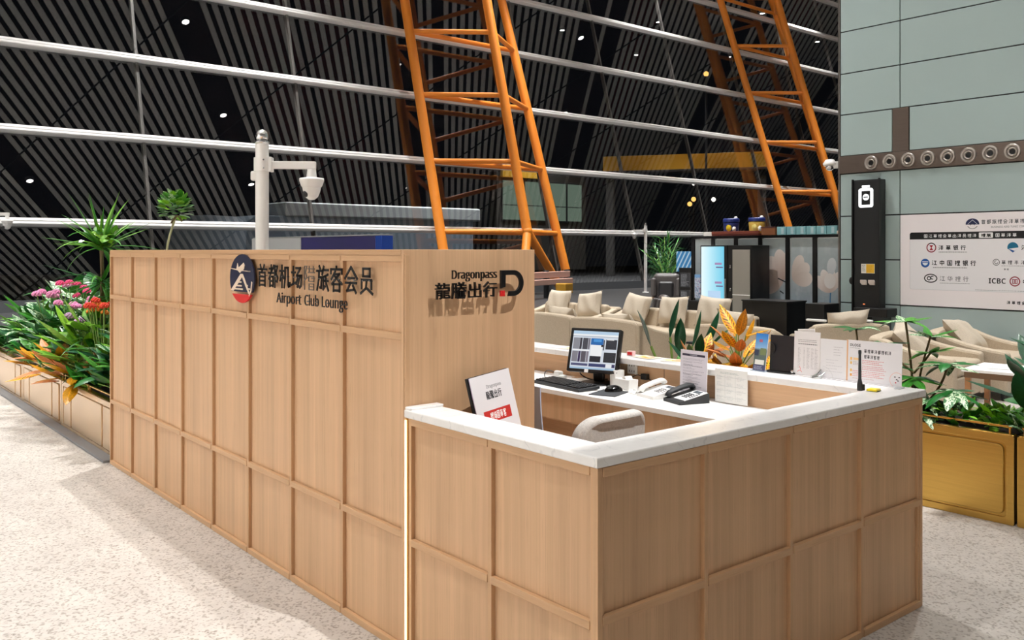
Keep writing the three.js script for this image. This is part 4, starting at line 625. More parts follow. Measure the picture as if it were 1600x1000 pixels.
// ---- display wall with flower pictures behind the green wall, along x = 12.35
{
  const rows = [-7.1, -7.6, -8.08, -8.59, -9.07, -9.54, -9.97];
  const petal = (g, x, y, a, l, w, c0, c1) => { g.save(); g.translate(x, y); g.rotate(a); const q = g.createLinearGradient(0, 0, 0, -l); q.addColorStop(0, c0); q.addColorStop(1, c1); g.fillStyle = q; g.beginPath(); g.moveTo(0, 0); g.bezierCurveTo(-w, -l * 0.3, -w, -l * 0.95, 0, -l); g.bezierCurveTo(w, -l * 0.95, w, -l * 0.3, 0, 0); g.fill(); g.restore(); };
  const pic = (draw) => canvasTex(256, 900, (g, w, h) => { const q = g.createLinearGradient(0, 0, 0, h); q.addColorStop(0, '#b3bfc2'); q.addColorStop(0.45, '#9aa4aa'); q.addColorStop(1, '#6d97b4'); g.fillStyle = q; g.fillRect(0, 0, w, h); for (let i = 0; i < 400; i++) { g.fillStyle = `rgba(255,255,255,${rnd() * 0.04})`; g.fillRect(rnd() * w, rnd() * h, rr(10, 60), rr(10, 80)); } draw(g, w, h); });
  const t = [
    pic((g) => { for (let i = 0; i < 4; i++) petal(g, 128, 420, -0.9 + i * 0.5, 190, 60, '#cbb7ac', '#efe9e6'); petal(g, 128, 300, 0.2, 150, 60, '#c4c8cc', '#dde0e2'); g.fillStyle = '#e6e0dc'; g.beginPath(); g.arc(128, 330, 58, 0, 7); g.fill(); g.strokeStyle = '#3c6f93'; g.lineWidth = 12; g.beginPath(); g.moveTo(134, 420); g.quadraticCurveTo(120, 640, 140, 900); g.stroke(); }),
    pic((g) => { for (let i = 0; i < 3; i++) petal(g, 30, 330, 0.5 + i * 0.5, 220, 80, '#b8a79d', '#e7ddd6'); petal(g, 110, 640, 0.1, 90, 34, '#c39a86', '#d8b7a4'); g.strokeStyle = '#2f3b3c'; g.lineWidth = 8; g.beginPath(); g.moveTo(112, 640); g.lineTo(112, 900); g.stroke(); }),
    pic((g) => { for (let i = 0; i < 5; i++) petal(g, 235, 330, -1.9 + i * 0.55, 250, 90, '#b39a8f', '#efe5df'); g.strokeStyle = '#22282a'; g.lineWidth = 10; g.beginPath(); g.moveTo(170, 320); g.lineTo(256, 350); g.moveTo(190, 420); g.lineTo(230, 440); g.stroke(); }),
    pic((g) => { petal(g, 60, 760, 0.6, 260, 70, '#8d97a0', '#b9c2c6'); }), pic(() => {}), pic((g) => { petal(g, 128, 700, 0.3, 200, 80, '#a1998f', '#c9c5bd'); })];
  const g = thing('display_wall', 'black framed display wall with pale flower pictures beside the green wall', 'display wall', [12.35, 0, 0]);
  for (let i = 0; i + 1 < rows.length; i++) { const w = rows[i] - rows[i + 1]; sheet(g, 'picture_panel', w - 0.07, 1.8, t[i], [0, 1.0, (rows[i] + rows[i + 1]) / 2], [0, -Math.PI / 2, 0], 0.02, mat.black); }
  for (const z of rows) part(g, 'frame_post', box(0.06, 1.94, 0.075, 0.004), mat.lacquer, [0, 0.97, z]);
  part(g, 'frame_top', box(0.5, 0.045, 2.97, 0.004), mat.lacquer, [0.22, 1.93, -8.53]); part(g, 'frame_base', box(0.08, 0.1, 2.9, 0.004), mat.lacquer, [0, 0.05, -8.53]);
  // boxes on top of the display
  const tray = thing('wooden_tray', 'long reddish brown tray on top of the display wall', 'tray', [12.4, 1.953, -9.02]); part(tray, 'tray_base', box(0.34, 0.03, 0.95, 0.005), M(0x6b2a1c, 0.5), [0, 0.016, 0]); part(tray, 'tray_rim', box(0.03, 0.05, 0.95, 0.005), M(0x7d3826, 0.5), [-0.16, 0.05, 0]);
  const crate = thing('wooden_box', 'shallow brown box next to the pale blue cartons on the display wall', 'box', [12.42, 1.953, -8.4]); part(crate, 'box_body', box(0.3, 0.12, 0.26, 0.006), M(0x8a5430, 0.6), [0, 0.061, 0]); part(crate, 'dark_rim', box(0.31, 0.02, 0.27, 0.004), M(0x4c1d16, 0.5), [0, 0.125, 0]);
  const drum = (label, z, body, patch) => { const d = thing('gift_tin', label, 'tin', [12.38, 1.986, z]); d.scale.setScalar(0.8); part(d, 'tin_body', lathe([[0.001, 0], [0.13, 0], [0.15, 0.02], [0.165, 0.2], [0.16, 0.26], [0.001, 0.262]], 26), body); part(d, 'lid', lathe([[0.17, 0], [0.175, 0.05], [0.16, 0.075], [0.001, 0.078]], 26), M(0x1c2f7d, 0.4), [0, 0.25, 0]); part(d, 'patch', new THREE.SphereGeometry(0.085, 18, 12), patch, [-0.12, 0.13, 0.03], null, [0.6, 1.1, 0.8]); part(d, 'knob', new THREE.SphereGeometry(0.04, 12, 8), mat.white, [0.02, 0.33, 0.1]); part(d, 'white_patch', new THREE.SphereGeometry(0.06, 14, 10), mat.white, [-0.08, 0.1, 0.13], null, [0.7, 1, 0.7]); return d; };
  drum('dark blue gift tin with yellow patch, left one on the display wall', -9.2, M(0x1d2c74, 0.4), M(0xf4cf1c, 0.4)); drum('blue and cream gift tin with white cap, right one on the display wall', -8.69, M(0xe8c15a, 0.45), M(0xf3dd83, 0.4));
  const aqua = M(0x7fb4bd, 0.45), lid = M(0xb8d3d8, 0.45);
  for (let i = 0; i < 6; i++) { const c = thing('carton', ['leftmost', 'second', 'third', 'fourth', 'fifth', 'rightmost'][i] + ' pale blue carton in the row on the display wall', 'carton', [12.4, 1.953, -8.16 + i * 0.175], 0, 'pale blue cartons on the display wall'); part(c, 'carton_body', box(0.24, 0.13, 0.165, 0.005), aqua, [0, 0.066, 0]); part(c, 'white_band', box(0.244, 0.1, 0.05, 0.002), lid, [-0.001, 0.066, 0.02]); }
  const w = thing('white_carton', 'flat white carton with yellow edge at the right end of the display wall', 'carton', [12.36, 1.953, -7.13]); part(w, 'carton_body', box(0.2, 0.05, 0.12, 0.004), mat.white, [0, 0.026, 0]); part(w, 'yellow_label', box(0.01, 0.03, 0.08, 0.002), M(0xe0b53a, 0.5), [-0.1, 0.026, 0]);
  const p = thing('paper_pack', 'small white pack at the left end of the display wall top', 'pack', [12.4, 1.953, -9.62]); part(p, 'pack_body', box(0.2, 0.07, 0.2, 0.005), mat.white, [0, 0.036, 0]);
}
// ---- fridges and cabinets in front of the display wall
{
  const cool = canvasTex(200, 760, (g, w, h) => { const q = g.createLinearGradient(0, 0, w, 0); q.addColorStop(0, '#eafcff'); q.addColorStop(0.3, '#c9f0fb'); q.addColorStop(1, '#74cdea'); g.fillStyle = q; g.fillRect(0, 0, w, h); for (const y of [150, 290, 430, 560]) { g.fillStyle = '#6a5a86'; g.fillRect(130, y, 60, 8); g.fillStyle = '#a78bb5'; g.fillRect(120, y - 30, 60, 16); } g.fillStyle = '#7b8fd0'; textLines(g, 90, 590, 100, 8, 14, '#7787c6', 8, 0.1); g.fillStyle = '#b9d6f2'; g.fillRect(60, 330, 110, 90); });
  const g = thing('drinks_fridge', 'glowing upright drinks fridge in front of the display wall', 'fridge', [11.75, 0, -9.06], -Math.PI / 2);
  part(g, 'cabinet_body', box(0.54, 1.79, 0.48, 0.012), mat.lacquer, [0, 0.895, -0.24]); part(g, 'door_frame', box(0.54, 1.79, 0.03, 0.006), mat.black, [0, 0.895, 0.012]);
  const em = new THREE.MeshStandardMaterial({ color: 0x101418, roughness: 0.2, emissive: 0xffffff, emissiveMap: cool, emissiveIntensity: 1.0 });
  part(g, 'lit_door_display', new THREE.PlaneGeometry(0.46, 1.66), em, [-0.02, 0.94, 0.0285]); part(g, 'handle', box(0.02, 0.5, 0.03, 0.006), mat.grey, [0.24, 1.0, 0.04]);
  const l = new THREE.RectAreaLight(0xd2f0fa, 1.2, 0.5, 1.6); l.position.set(-0.02, 0.94, 0.05); l.rotation.y = Math.PI; g.add(l);
  const k = thing('glass_cabinet', 'black upright cabinet with pale grey glass door right of the fridge', 'cabinet', [11.75, 0, -8.56], -Math.PI / 2);
  part(k, 'cabinet_body', box(0.44, 1.79, 0.48, 0.012), mat.lacquer, [0, 0.895, -0.24]); part(k, 'door_frame', box(0.44, 1.79, 0.03, 0.006), mat.black, [0, 0.895, 0.012]); part(k, 'glass_door', box(0.33, 1.3, 0.012, 0.003), M(0x9a958e, 0.22), [0.04, 1.07, 0.026]); part(k, 'shelf_line', box(0.33, 0.012, 0.006, 0.001), mat.white, [0.04, 1.0, 0.034]); for (const y of [1.08, 1.45]) part(k, 'hinge', box(0.03, 0.05, 0.02, 0.004), mat.chrome, [-0.17, y, 0.03]);
  const c = thing('low_cabinet', 'wide low black cabinet in front of the flower pictures', 'cabinet', [11.45, 0, -7.74], -Math.PI / 2);
  part(c, 'cabinet_body', box(0.77, 0.95, 0.5, 0.008), mat.lacquer, [0, 0.475, 0]); part(c, 'cabinet_top', box(0.79, 0.02, 0.52, 0.004), mat.black, [0, 0.955, 0]); part(c, 'lock', new THREE.CylinderGeometry(0.012, 0.012, 0.01, 12).rotateX(Math.PI / 2), mat.chrome, [-0.3, 0.62, 0.253]);
  const pn = canvasTex(128, 128, (q) => { q.fillStyle = '#3b3e44'; q.fillRect(0, 0, 128, 128); textLines(q, 12, 14, 100, 11, 10, '#9aa0aa', 5, 0.4); });
  const s = thing('notice_stand', 'slim black stand with three grey notices left of the fridge', 'sign stand', [12.0, 0, -9.86], -Math.PI / 2 + 0.1);
  part(s, 'panel', box(0.26, 1.38, 0.04, 0.006), mat.lacquer, [0, 0.72, 0]); for (const y of [1.2, 0.9, 0.6]) sheet(s, 'notice', 0.2, 0.25, pn, [0, y, 0.024], null, 0.006); part(s, 'base', box(0.3, 0.03, 0.3, 0.006), mat.black, [0, 0.015, 0]);
  const bl = canvasTex(128, 256, (q, w, h) => { q.fillStyle = '#c2d2ea'; q.fillRect(0, 0, w, h); for (let i = 0; i < 260; i++) { q.fillStyle = pick(['#4f6fb0', '#dfe7f4', '#8aa3d0', '#c987a9', '#3a5590']); q.fillRect(rnd() * w, 30 + rnd() * h, rr(4, 12), rr(4, 10)); } q.fillStyle = '#7fb4ea'; q.fillRect(0, 0, w, 34); });
  const b = thing('blue_poster_stand', 'small blue patterned poster between notice stand and fridge', 'poster', [12.02, 0, -9.56], -Math.PI / 2 + 0.1); sheet(b, 'poster_face', 0.2, 0.4, bl, [0, 1.1, 0.02], null, 0.02, mat.white); part(b, 'black_table', box(0.3, 0.86, 0.3, 0.01), mat.black, [0, 0.43, 0]);
  const bx = canvasTex(128, 128, (q, w, h) => { q.fillStyle = '#2f86c9'; q.fillRect(0, 0, w, h); q.strokeStyle = '#bfe0f4'; q.lineWidth = 9; for (let i = -2; i < 6; i++) { q.beginPath(); q.moveTo(i * 26, 128); q.lineTo(i * 26 + 60, 0); q.stroke(); } });
  const bb = thing('blue_banner', 'bright blue banner with white stripes behind the notice stand', 'banner', [14.5, 0, -11.9], -Math.PI / 2 + 0.5); sheet(bb, 'banner_face', 0.42, 0.42, bx, [0, 1.48, 0.0], null, 0.02, mat.white); part(bb, 'pole', new THREE.CylinderGeometry(0.02, 0.02, 1.4, 10), mat.grey, [0, 0.7, -0.03]); part(bb, 'foot', new THREE.CylinderGeometry(0.2, 0.2, 0.03, 20), mat.grey, [0, 0.015, -0.03]);
}
// ================================================================ LOUNGE SEATS
function pillowGeo(w, h, t) {
  const n = 12, pos = [], uv = [], idx = [];
  for (const sgn of [1, -1]) { const b = pos.length / 3; for (let j = 0; j <= n; j++) for (let i = 0; i <= n; i++) { const u = i / n * 2 - 1, v = j / n * 2 - 1, e = Math.pow(Math.max(0, (1 - u ** 4) * (1 - v ** 4)), 0.55), pin = 1 - 0.1 * (1 - u * u) * v * v * 0.9, pin2 = 1 - 0.1 * (1 - v * v) * u * u * 0.9; pos.push(u * w / 2 * pin2, v * h / 2 * pin, sgn * t / 2 * e + 0.012 * Math.sin(u * 7 + v * 3) * e); uv.push(u * w, v * h); }
    for (let j = 0; j < n; j++) for (let i = 0; i < n; i++) { const a = b + j * (n + 1) + i, c = a + n + 1; sgn > 0 ? idx.push(a, a + 1, c, a + 1, c + 1, c) : idx.push(a, c, a + 1, a + 1, c, c + 1); } }
  const g = new THREE.BufferGeometry(); g.setAttribute('position', new THREE.Float32BufferAttribute(pos, 3)); g.setAttribute('uv', new THREE.Float32BufferAttribute(uv, 2)); g.setIndex(idx); g.computeVertexNormals(); return g;
}
const pillowShape = pillowGeo(0.56, 0.46, 0.2);
function armSide(depth, back, front) { const s = new THREE.Shape(); s.moveTo(-depth / 2, 0.1); s.lineTo(depth / 2, 0.1); s.lineTo(depth / 2, front - 0.05); s.quadraticCurveTo(depth / 2, front, depth / 2 - 0.06, front + 0.005); s.quadraticCurveTo(-depth * 0.05, front + 0.04, -depth * 0.3, back - 0.03); s.quadraticCurveTo(-depth * 0.42, back, -depth / 2, back); s.closePath(); return s; }
function armchair(label, p, turn, w = 1.1, group = 'beige lounge seats') {      // local z is where it faces
  const g = thing('lounge_armchair', label, 'armchair', p, turn, group), d = 0.92;
  const bs = new THREE.Shape(); bs.moveTo(-w / 2, 0.1); bs.lineTo(w / 2, 0.1); bs.lineTo(w / 2, 0.7); bs.quadraticCurveTo(w / 2 - 0.01, 0.75, w / 2 - 0.1, 0.755); bs.quadraticCurveTo(0, 0.79, -w / 2 + 0.1, 0.755); bs.quadraticCurveTo(-w / 2 + 0.01, 0.75, -w / 2, 0.7); bs.closePath();
  part(g, 'backrest', metric(plate(bs, 0.15, 0.03)), mat.sofa, [0, 0, -d / 2]);
  const arm = metric(plate(armSide(d - 0.04, 0.74, 0.56), 0.14, 0.03).rotateY(-Math.PI / 2));
  part(g, 'arm', arm, mat.sofa, [-w / 2 + 0.14, 0, 0]); part(g, 'arm', arm, mat.sofa, [w / 2, 0, 0]);
  part(g, 'seat_base', box(w - 0.26, 0.24, d - 0.16, 0.03, 2), mat.sofa, [0, 0.23, 0.06]); part(g, 'seat_cushion', box(w - 0.28, 0.15, d - 0.18, 0.05, 3), mat.sofa, [0, 0.42, 0.08]);
  for (const [x, z] of [[-1, -1], [1, -1], [-1, 1], [1, 1]]) part(g, 'leg', new THREE.CylinderGeometry(0.025, 0.02, 0.12, 12), mat.charcoal, [x * (w / 2 - 0.1), 0.06, z * (d / 2 - 0.1)]);
  return g;
}
function sofa(label, p, turn, seats, sw) {
  const g = thing('lounge_sofa', label, 'sofa', p, turn, 'beige lounge seats'), w = seats * sw + 0.28, d = 0.95;
  part(g, 'backrest', box(w, 0.62, 0.16, 0.05, 3), mat.sofa, [0, 0.42, -d / 2 + 0.08]);
  const arm = metric(plate(armSide(d - 0.04, 0.72, 0.56), 0.14, 0.03).rotateY(-Math.PI / 2)); part(g, 'arm', arm, mat.sofa, [-w / 2 + 0.14, 0, 0]); part(g, 'arm', arm, mat.sofa, [w / 2, 0, 0]);
  part(g, 'seat_base', box(w - 0.28, 0.22, d - 0.18, 0.02, 2), mat.sofa, [0, 0.22, 0.07]);
  for (let i = 0; i < seats; i++) { const x = (i - (seats - 1) / 2) * sw; part(g, 'seat_cushion', box(sw - 0.015, 0.16, d - 0.2, 0.05, 3), mat.sofa, [x, 0.41, 0.09]); part(g, 'back_cushion', box(sw - 0.015, 0.34, 0.16, 0.06, 3), mat.sofa, [x, 0.6, -d / 2 + 0.22], [-0.15, 0, 0]); }
  for (const [x, z] of [[-1, -1], [1, -1], [-1, 1], [1, 1]]) part(g, 'leg', new THREE.CylinderGeometry(0.025, 0.02, 0.12, 12), mat.charcoal, [x * (w / 2 - 0.1), 0.06, z * (d / 2 - 0.1)]);
}
function pillow(label, p, turn, tilt = -0.35, roll = 0, s = 1) { const m = tagged(new THREE.Mesh(pillowShape, mat.cushion), 'throw_pillow', label, 'pillow', 'beige throw pillows'); m.position.set(...p); m.rotation.set(tilt, turn, roll, 'YXZ'); m.scale.setScalar(s); }
const W_ = -Math.PI / 2, E_ = Math.PI / 2;
sofa('beige two seat sofa farthest back, below the guard rail', [10.75, 0, -11.55], W_, 2, 0.8);
sofa('long beige three seat sofa facing the counter, left of the drinks fridge', [10.75, 0, -9.15], W_, 3, 0.8);
armchair('beige armchair back beside the partition edge, left of a matching chair', [9.25, 0, -10.0], E_, 1.32);
armchair('beige armchair seen from behind, above the computer monitor', [9.2, 0, -8.66], E_, 1.3);
armchair('beige armchair seen from behind, right of the croton plant', [9.62, 0, -6.85], E_ + 0.1, 1.12);
armchair('beige armchair in front of the black charging kiosk', [10.85, 0, -6.35], Math.PI * 0.8, 1.0);
armchair('beige armchair behind the tall schefflera plant, nearest the planter', [9.95, 0, -4.72], 0.12, 1.08);
armchair('beige armchair on the right against the green wall', [11.12, 0, -4.6], 0.05, 1.08);
pillow('pillow leaning on the left seat of the farthest sofa', [10.92, 0.77, -11.92], W_);
pillow('pillow leaning on the right seat of the farthest sofa', [10.9, 0.76, -11.1], W_, -0.3, 0.15);
pillow('pillow on the left seat of the three seat sofa', [10.85, 0.77, -9.95], W_, -0.4, -0.12);
pillow('pillow on the middle seat of the three seat sofa', [10.88, 0.76, -9.2], W_, -0.3, 0.05);
pillow('pillow on the right seat of the three seat sofa, below the lit fridge', [10.85, 0.77, -8.4], W_, -0.3, -0.05, 1.08);
pillow('pillow peeking over the armchair back beside the partition', [9.1, 0.66, -9.8], E_, -0.5, 0.05);
pillow('pillow peeking over the armchair back above the monitor', [9.02, 0.64, -8.55], E_, -0.6, -0.05);
pillow('pillow peeking over the armchair back right of the croton', [9.35, 0.73, -6.85], E_, -0.4, 0.1);
pillow('pillow peeking over the armchair in front of the kiosk', [10.65, 0.72, -6.1], Math.PI * 0.8, -0.4, -0.1);
pillow('pillow on the armchair behind the schefflera', [9.92, 0.66, -4.9], 0.3, -0.75, 0.2, 1.1);
pillow('pillow on the armchair against the green wall', [11.05, 0.66, -4.78], 0.2, -0.75, -0.15, 1.1);
{
  const g = thing('side_table', 'low side table with papers in front of the right armchairs', 'table', [9.55, 0, -3.75], 0.1);
  part(g, 'table_top', box(0.7, 0.03, 0.6, 0.006), mat.white, [0, 0.5, 0]); part(g, 'apron', box(0.66, 0.06, 0.56, 0.004), M(0x7a5b40, 0.5), [0, 0.455, 0]); for (const [x, z] of [[-1, -1], [1, -1], [-1, 1], [1, 1]]) part(g, 'leg', box(0.05, 0.43, 0.05, 0.004), M(0xa9764c, 0.5), [x * 0.3, 0.215, z * 0.25]);
  const pp = canvasTex(128, 180, (q) => { q.fillStyle = '#f4f3f1'; q.fillRect(0, 0, 128, 180); textLines(q, 14, 24, 100, 12, 11, '#a9a9b0', 3); });
  const p = thing('paper', 'printed white sheets lying on the side table', 'paper', [9.5, 0.516, -3.72], 0.4); sheet(p, 'paper_sheet', 0.24, 0.33, pp, [0, 0.004, 0], [-Math.PI / 2, 0, 0], 0.004);
  const r = thing('red_box', 'dark red box sign at the right picture edge', 'box', [10.7, 0, -3.52], -0.6); part(r, 'carton', box(0.5, 0.26, 0.25, 0.006), M(0x7c1216, 0.45), [0, 0.73, 0]); part(r, 'stand', box(0.36, 0.6, 0.2, 0.01), mat.charcoal, [0, 0.3, 0]); for (const x of [-0.07, -0.02, 0.02, 0.07]) part(r, 'white_letter', box(0.02, 0.05, 0.003, 0.001), mat.white, [x - 0.1, 0.7, 0.1265]); part(r, 'white_flowers', new THREE.SphereGeometry(0.03, 10, 8), mat.white, [-0.2, 0.885, 0.05]);
  const c = thing('coffee_table', 'low dark table between the facing lounge seats', 'table', [9.98, 0, -7.75]); part(c, 'table_top', box(0.5, 0.03, 0.5, 0.01, 2), mat.charcoal, [0, 0.42, 0]); part(c, 'pedestal', new THREE.CylinderGeometry(0.04, 0.05, 0.38, 16), mat.charcoal, [0, 0.22, 0]); part(c, 'foot', new THREE.CylinderGeometry(0.2, 0.2, 0.03, 22), mat.charcoal, [0, 0.015, 0]);
}
{ // massage chair
  const g = thing('massage_chair', 'dark grey padded massage chair in front of the glass wall', 'massage chair', [13.25, 0, -11.4], -0.95), lea = M(0x55504f, 0.4), bl = M(0x2b2a2c, 0.45);
  part(g, 'head_shell', box(0.62, 0.62, 0.26, 0.13, 5), lea, [0, 1.16, -0.36], [-0.2, 0, 0]); for (const x of [-0.28, 0.28]) part(g, 'head_wing', box(0.12, 0.46, 0.26, 0.06, 4), lea, [x, 1.12, -0.22], [-0.2, 0, 0]); part(g, 'head_pad', box(0.36, 0.4, 0.14, 0.07, 4), bl, [0, 1.08, -0.24], [-0.2, 0, 0]); part(g, 'backrest', box(0.62, 0.8, 0.3, 0.12, 4), lea, [0, 0.72, -0.28], [-0.25, 0, 0]);
  part(g, 'seat', box(0.6, 0.28, 0.75, 0.1, 4), bl, [0, 0.38, 0.15]); for (const x of [-0.42, 0.42]) part(g, 'arm', box(0.24, 0.4, 0.95, 0.1, 4), lea, [x, 0.42, 0.05]); part(g, 'footrest', box(0.56, 0.3, 0.5, 0.1, 4), lea, [0, 0.28, 0.72], [0.4, 0, 0]); part(g, 'base', box(0.7, 0.14, 1.1, 0.03, 2), bl, [0, 0.07, 0.1]);
  g.scale.setScalar(0.86); const c = copy(g, 'second dark massage chair, lower and left of the grey headrest', [12.1, 0, -10.75], -2.2); c.scale.setScalar(0.62);
}
// ================================================================ CAMERA POLES AND THE BLUE SIGN
function pole(label, p, turn, h = 2.86) {
  const g = thing('camera_pole', label, 'camera pole', p, turn);
  part(g, 'post', new THREE.CylinderGeometry(0.063, 0.063, h - 0.13, 26), mat.white, [0, (h - 0.13) / 2, 0]); part(g, 'collar', lathe([[0.063, 0], [0.072, 0.006], [0.072, 0.02], [0.05, 0.03]], 24), mat.chrome, [0, h - 0.13, 0]); part(g, 'ball_finial', new THREE.SphereGeometry(0.062, 24, 16), mat.chrome, [0, h - 0.055, 0]); part(g, 'base_flange', lathe([[0.001, 0.03], [0.13, 0.03], [0.14, 0], [0.001, 0]], 24), mat.white);
  part(g, 'clamp', new THREE.CylinderGeometry(0.078, 0.078, 0.13, 24), mat.white, [0, h - 0.33, 0]); part(g, 'clamp_plate', box(0.03, 0.14, 0.12, 0.006), mat.white, [0.085, h - 0.33, 0]); for (const y of [-0.04, 0.04]) part(g, 'clamp_bolt', new THREE.CylinderGeometry(0.008, 0.008, 0.17, 10).rotateX(Math.PI / 2), mat.chrome, [0.03, h - 0.33 + y, 0]); part(g, 'junction_box', box(0.06, 0.09, 0.06, 0.015, 2), mat.white, [-0.075, h - 0.44, 0]);
  part(g, 'arm', box(0.42, 0.07, 0.07, 0.006), mat.white, [0.3, h - 0.335, 0]); const c = sub(g, 'camera_head', [0.47, h - 0.37, 0]);
  part(c, 'neck', new THREE.CylinderGeometry(0.04, 0.05, 0.09, 18), mat.white, [0, -0.045, 0]); part(c, 'housing', lathe([[0.05, 0], [0.115, -0.01], [0.118, -0.03], [0.1, -0.085], [0.085, -0.1]], 26), mat.white, [0, -0.08, 0]); part(c, 'shroud', lathe([[0.088, -0.1], [0.08, -0.14], [0.06, -0.19], [0.03, -0.215], [0.001, -0.22]], 26), mat.white, [0, -0.08, 0]); part(c, 'lens', new THREE.SphereGeometry(0.035, 16, 10), mat.charcoal, [-0.045, -0.24, 0.035]);
  return g;
}
pole('white camera pole with chrome ball rising behind the partition', [3.56, 0, -8.1], -0.62);
pole('thin white camera pole far back beside the massage chair', [27.15, 0, -24.4], 2.6);
pole('white pole with dome camera cut off by the left picture edge', [3.4, 0, -22.3], -0.5, 2.84);
{
  const g = thing('hanging_sign_board', 'long board with grey and dark blue panels behind the partition', 'sign', [4.5, 0, -8.85]);
  part(g, 'grey_panel', box(0.12, 0.5, 1.33, 0.008), M(0xb3b3b6, 0.5), [0, 1.6, -0.895]); part(g, 'blue_panel', box(0.12, 0.5, 1.6, 0.008), M(0x2b2560, 0.45), [0, 1.6, 0.575]); part(g, 'blue_end', box(0.13, 0.5, 0.12, 0.008), M(0x0b3d9c, 0.45), [0, 1.6, 1.44]); part(g, 'top_edge', box(0.125, 0.012, 3.0, 0.003), mat.grey, [0, 1.855, 0]);
  for (const z of [-1.2, 1.2]) part(g, 'leg', box(0.08, 1.36, 0.08, 0.006), mat.grey, [0, 0.68, z]);
}
// ================================================================ PLANTERS AND PLANTS
const green = [M(0x3f8f2c, 0.3, { map: leafTex }), M(0x2c7a34, 0.3, { map: leafTex }), M(0x7cc02e, 0.45, { map: leafTex }), M(0x1f5f37, 0.38, { map: leafTex }), M(0x5aa83a, 0.45, { map: leafTex })];
const variegated = M(0xffffff, 0.45, { map: spotLeafTex }), croton = M(0xffffff, 0.4, { map: crotonTex }), peach = M(0xf0985a, 0.45, { map: leafTex }), amber = M(0xe8a21e, 0.3, { map: leafTex }), lime = M(0x9ad82f, 0.45, { map: leafTex }), deep = M(0x17502f, 0.3, { map: leafTex });
const stemM = M(0x7d9a4a, 0.6), barkM = M(0x6d5a3c, 0.8), paleStem = M(0xb9b48c, 0.6);
function leafGeo(w, bend, fold, tip = 1, n = 6) {       // unit length blade growing along +y and bending towards +z
  const pos = [], uv = [], idx = []; let y = 0, z = 0, a = 0; const step = 1 / n;
  for (let i = 0; i <= n; i++) {
    const t = i / n, half = w / 2 * Math.pow(Math.sin(Math.PI * Math.min(1, Math.pow(t, 0.85 / tip) * 0.97 + 0.03)), 0.8) * (i === n ? 0.05 : 1), nz = Math.cos(a), ny = -Math.sin(a);
    for (const [k, s] of [[0, -1], [1, 0], [2, 1]]) { const d = Math.abs(s) * fold * half; pos.push(s * half, y + ny * d, z + nz * d); uv.push(0.5 + s * 0.5, t); }
    y += Math.cos(a) * step; z += Math.sin(a) * step; a += bend * step;
  }
  for (let i = 0; i < n; i++) for (let k = 0; k < 2; k++) { const p = i * 3 + k; idx.push(p, p + 1, p + 3, p + 1, p + 4, p + 3); }
  const g = new THREE.BufferGeometry(); g.setAttribute('position', new THREE.Float32BufferAttribute(pos, 3)); g.setAttribute('uv', new THREE.Float32BufferAttribute(uv, 2)); g.setIndex(idx); g.computeVertexNormals(); return g;
}
const LEAF = { strap: [leafGeo(0.075, 0.5, 0.4, 1.5), leafGeo(0.075, 1.3, 0.4, 1.5), leafGeo(0.07, 0.15, 0.4, 1.5)], broad: [leafGeo(0.4, 0.7, 0.25), leafGeo(0.44, 1.2, 0.2), leafGeo(0.36, 0.35, 0.3)], lance: [leafGeo(0.32, 0.6, 0.3), leafGeo(0.34, 1.1, 0.25), leafGeo(0.3, 0.3, 0.3)], round: [leafGeo(0.78, 0.5, 0.15, 0.8), leafGeo(0.8, 0.9, 0.12, 0.8)], paddle: [leafGeo(0.34, 0.25, 0.35), leafGeo(0.36, 0.6, 0.35)] };
function leaf(g, type, m, p, az, tilt, L, roll = 0) { const k = part(g, 'leaf', pick(LEAF[type]), m, p, null, L); k.rotation.set(tilt, az, roll, 'YXZ'); return k; }
function plant(name, label, p, turn, build, group) { const g = thing(name, label, 'plant', p, turn, group); build(g); return g; }
const clump = (n, type, mats, L, spread, h, tilt = [0.25, 1.1]) => (g) => {         // leaves on stalks from one crown
  for (let i = 0; i < n; i++) { const az = i * 2.4 + rr(-0.3, 0.3), q = (i + 0.5) / n, hh = h * (1 - q * 0.75) * rr(0.8, 1.1), rad = spread * (0.15 + q * 0.6), top = [Math.sin(az) * rad, hh, Math.cos(az) * rad]; if (hh > 0.08) part(g, 'stalk', tube([[0, 0, 0], [top[0] * 0.3, hh * 0.6, top[2] * 0.3], top], 0.005, 5, 5), stemM); leaf(g, type, pick(mats), top, az, rr(tilt[0], tilt[1]) + q * 0.35, L * rr(0.75, 1.15), rr(-0.3, 0.3)); }
};
const rosette = (g, p, n, L, mats, lo = 0.1, hi = 1.7) => { for (let i = 0; i < n; i++) leaf(g, 'strap', pick(mats), p, i * 2.4 + rr(-0.2, 0.2), lo + (hi - lo) * Math.pow((i + 0.5) / n, 0.8) + rr(-0.1, 0.1), L * rr(0.75, 1.1)); };
const umbel = (g, p, n, L, mats, lean = 1.1) => { for (let i = 0; i < n; i++) leaf(g, 'lance', pick(mats), p, i / n * Math.PI * 2 + rr(-0.15, 0.15), lean + rr(-0.2, 0.25), L * rr(0.85, 1.1)); };
const petalBall = (() => { const l = []; for (let i = 0; i < 26; i++) { const a = i * 2.4, y = 1 - (i / 26) * 1.3, r = Math.sqrt(Math.max(0, 1 - y * y)); l.push(at(new THREE.SphereGeometry(0.34, 6, 4), [Math.cos(a) * r, y * 0.75, Math.sin(a) * r])); } return mergeGeometries(l); })();
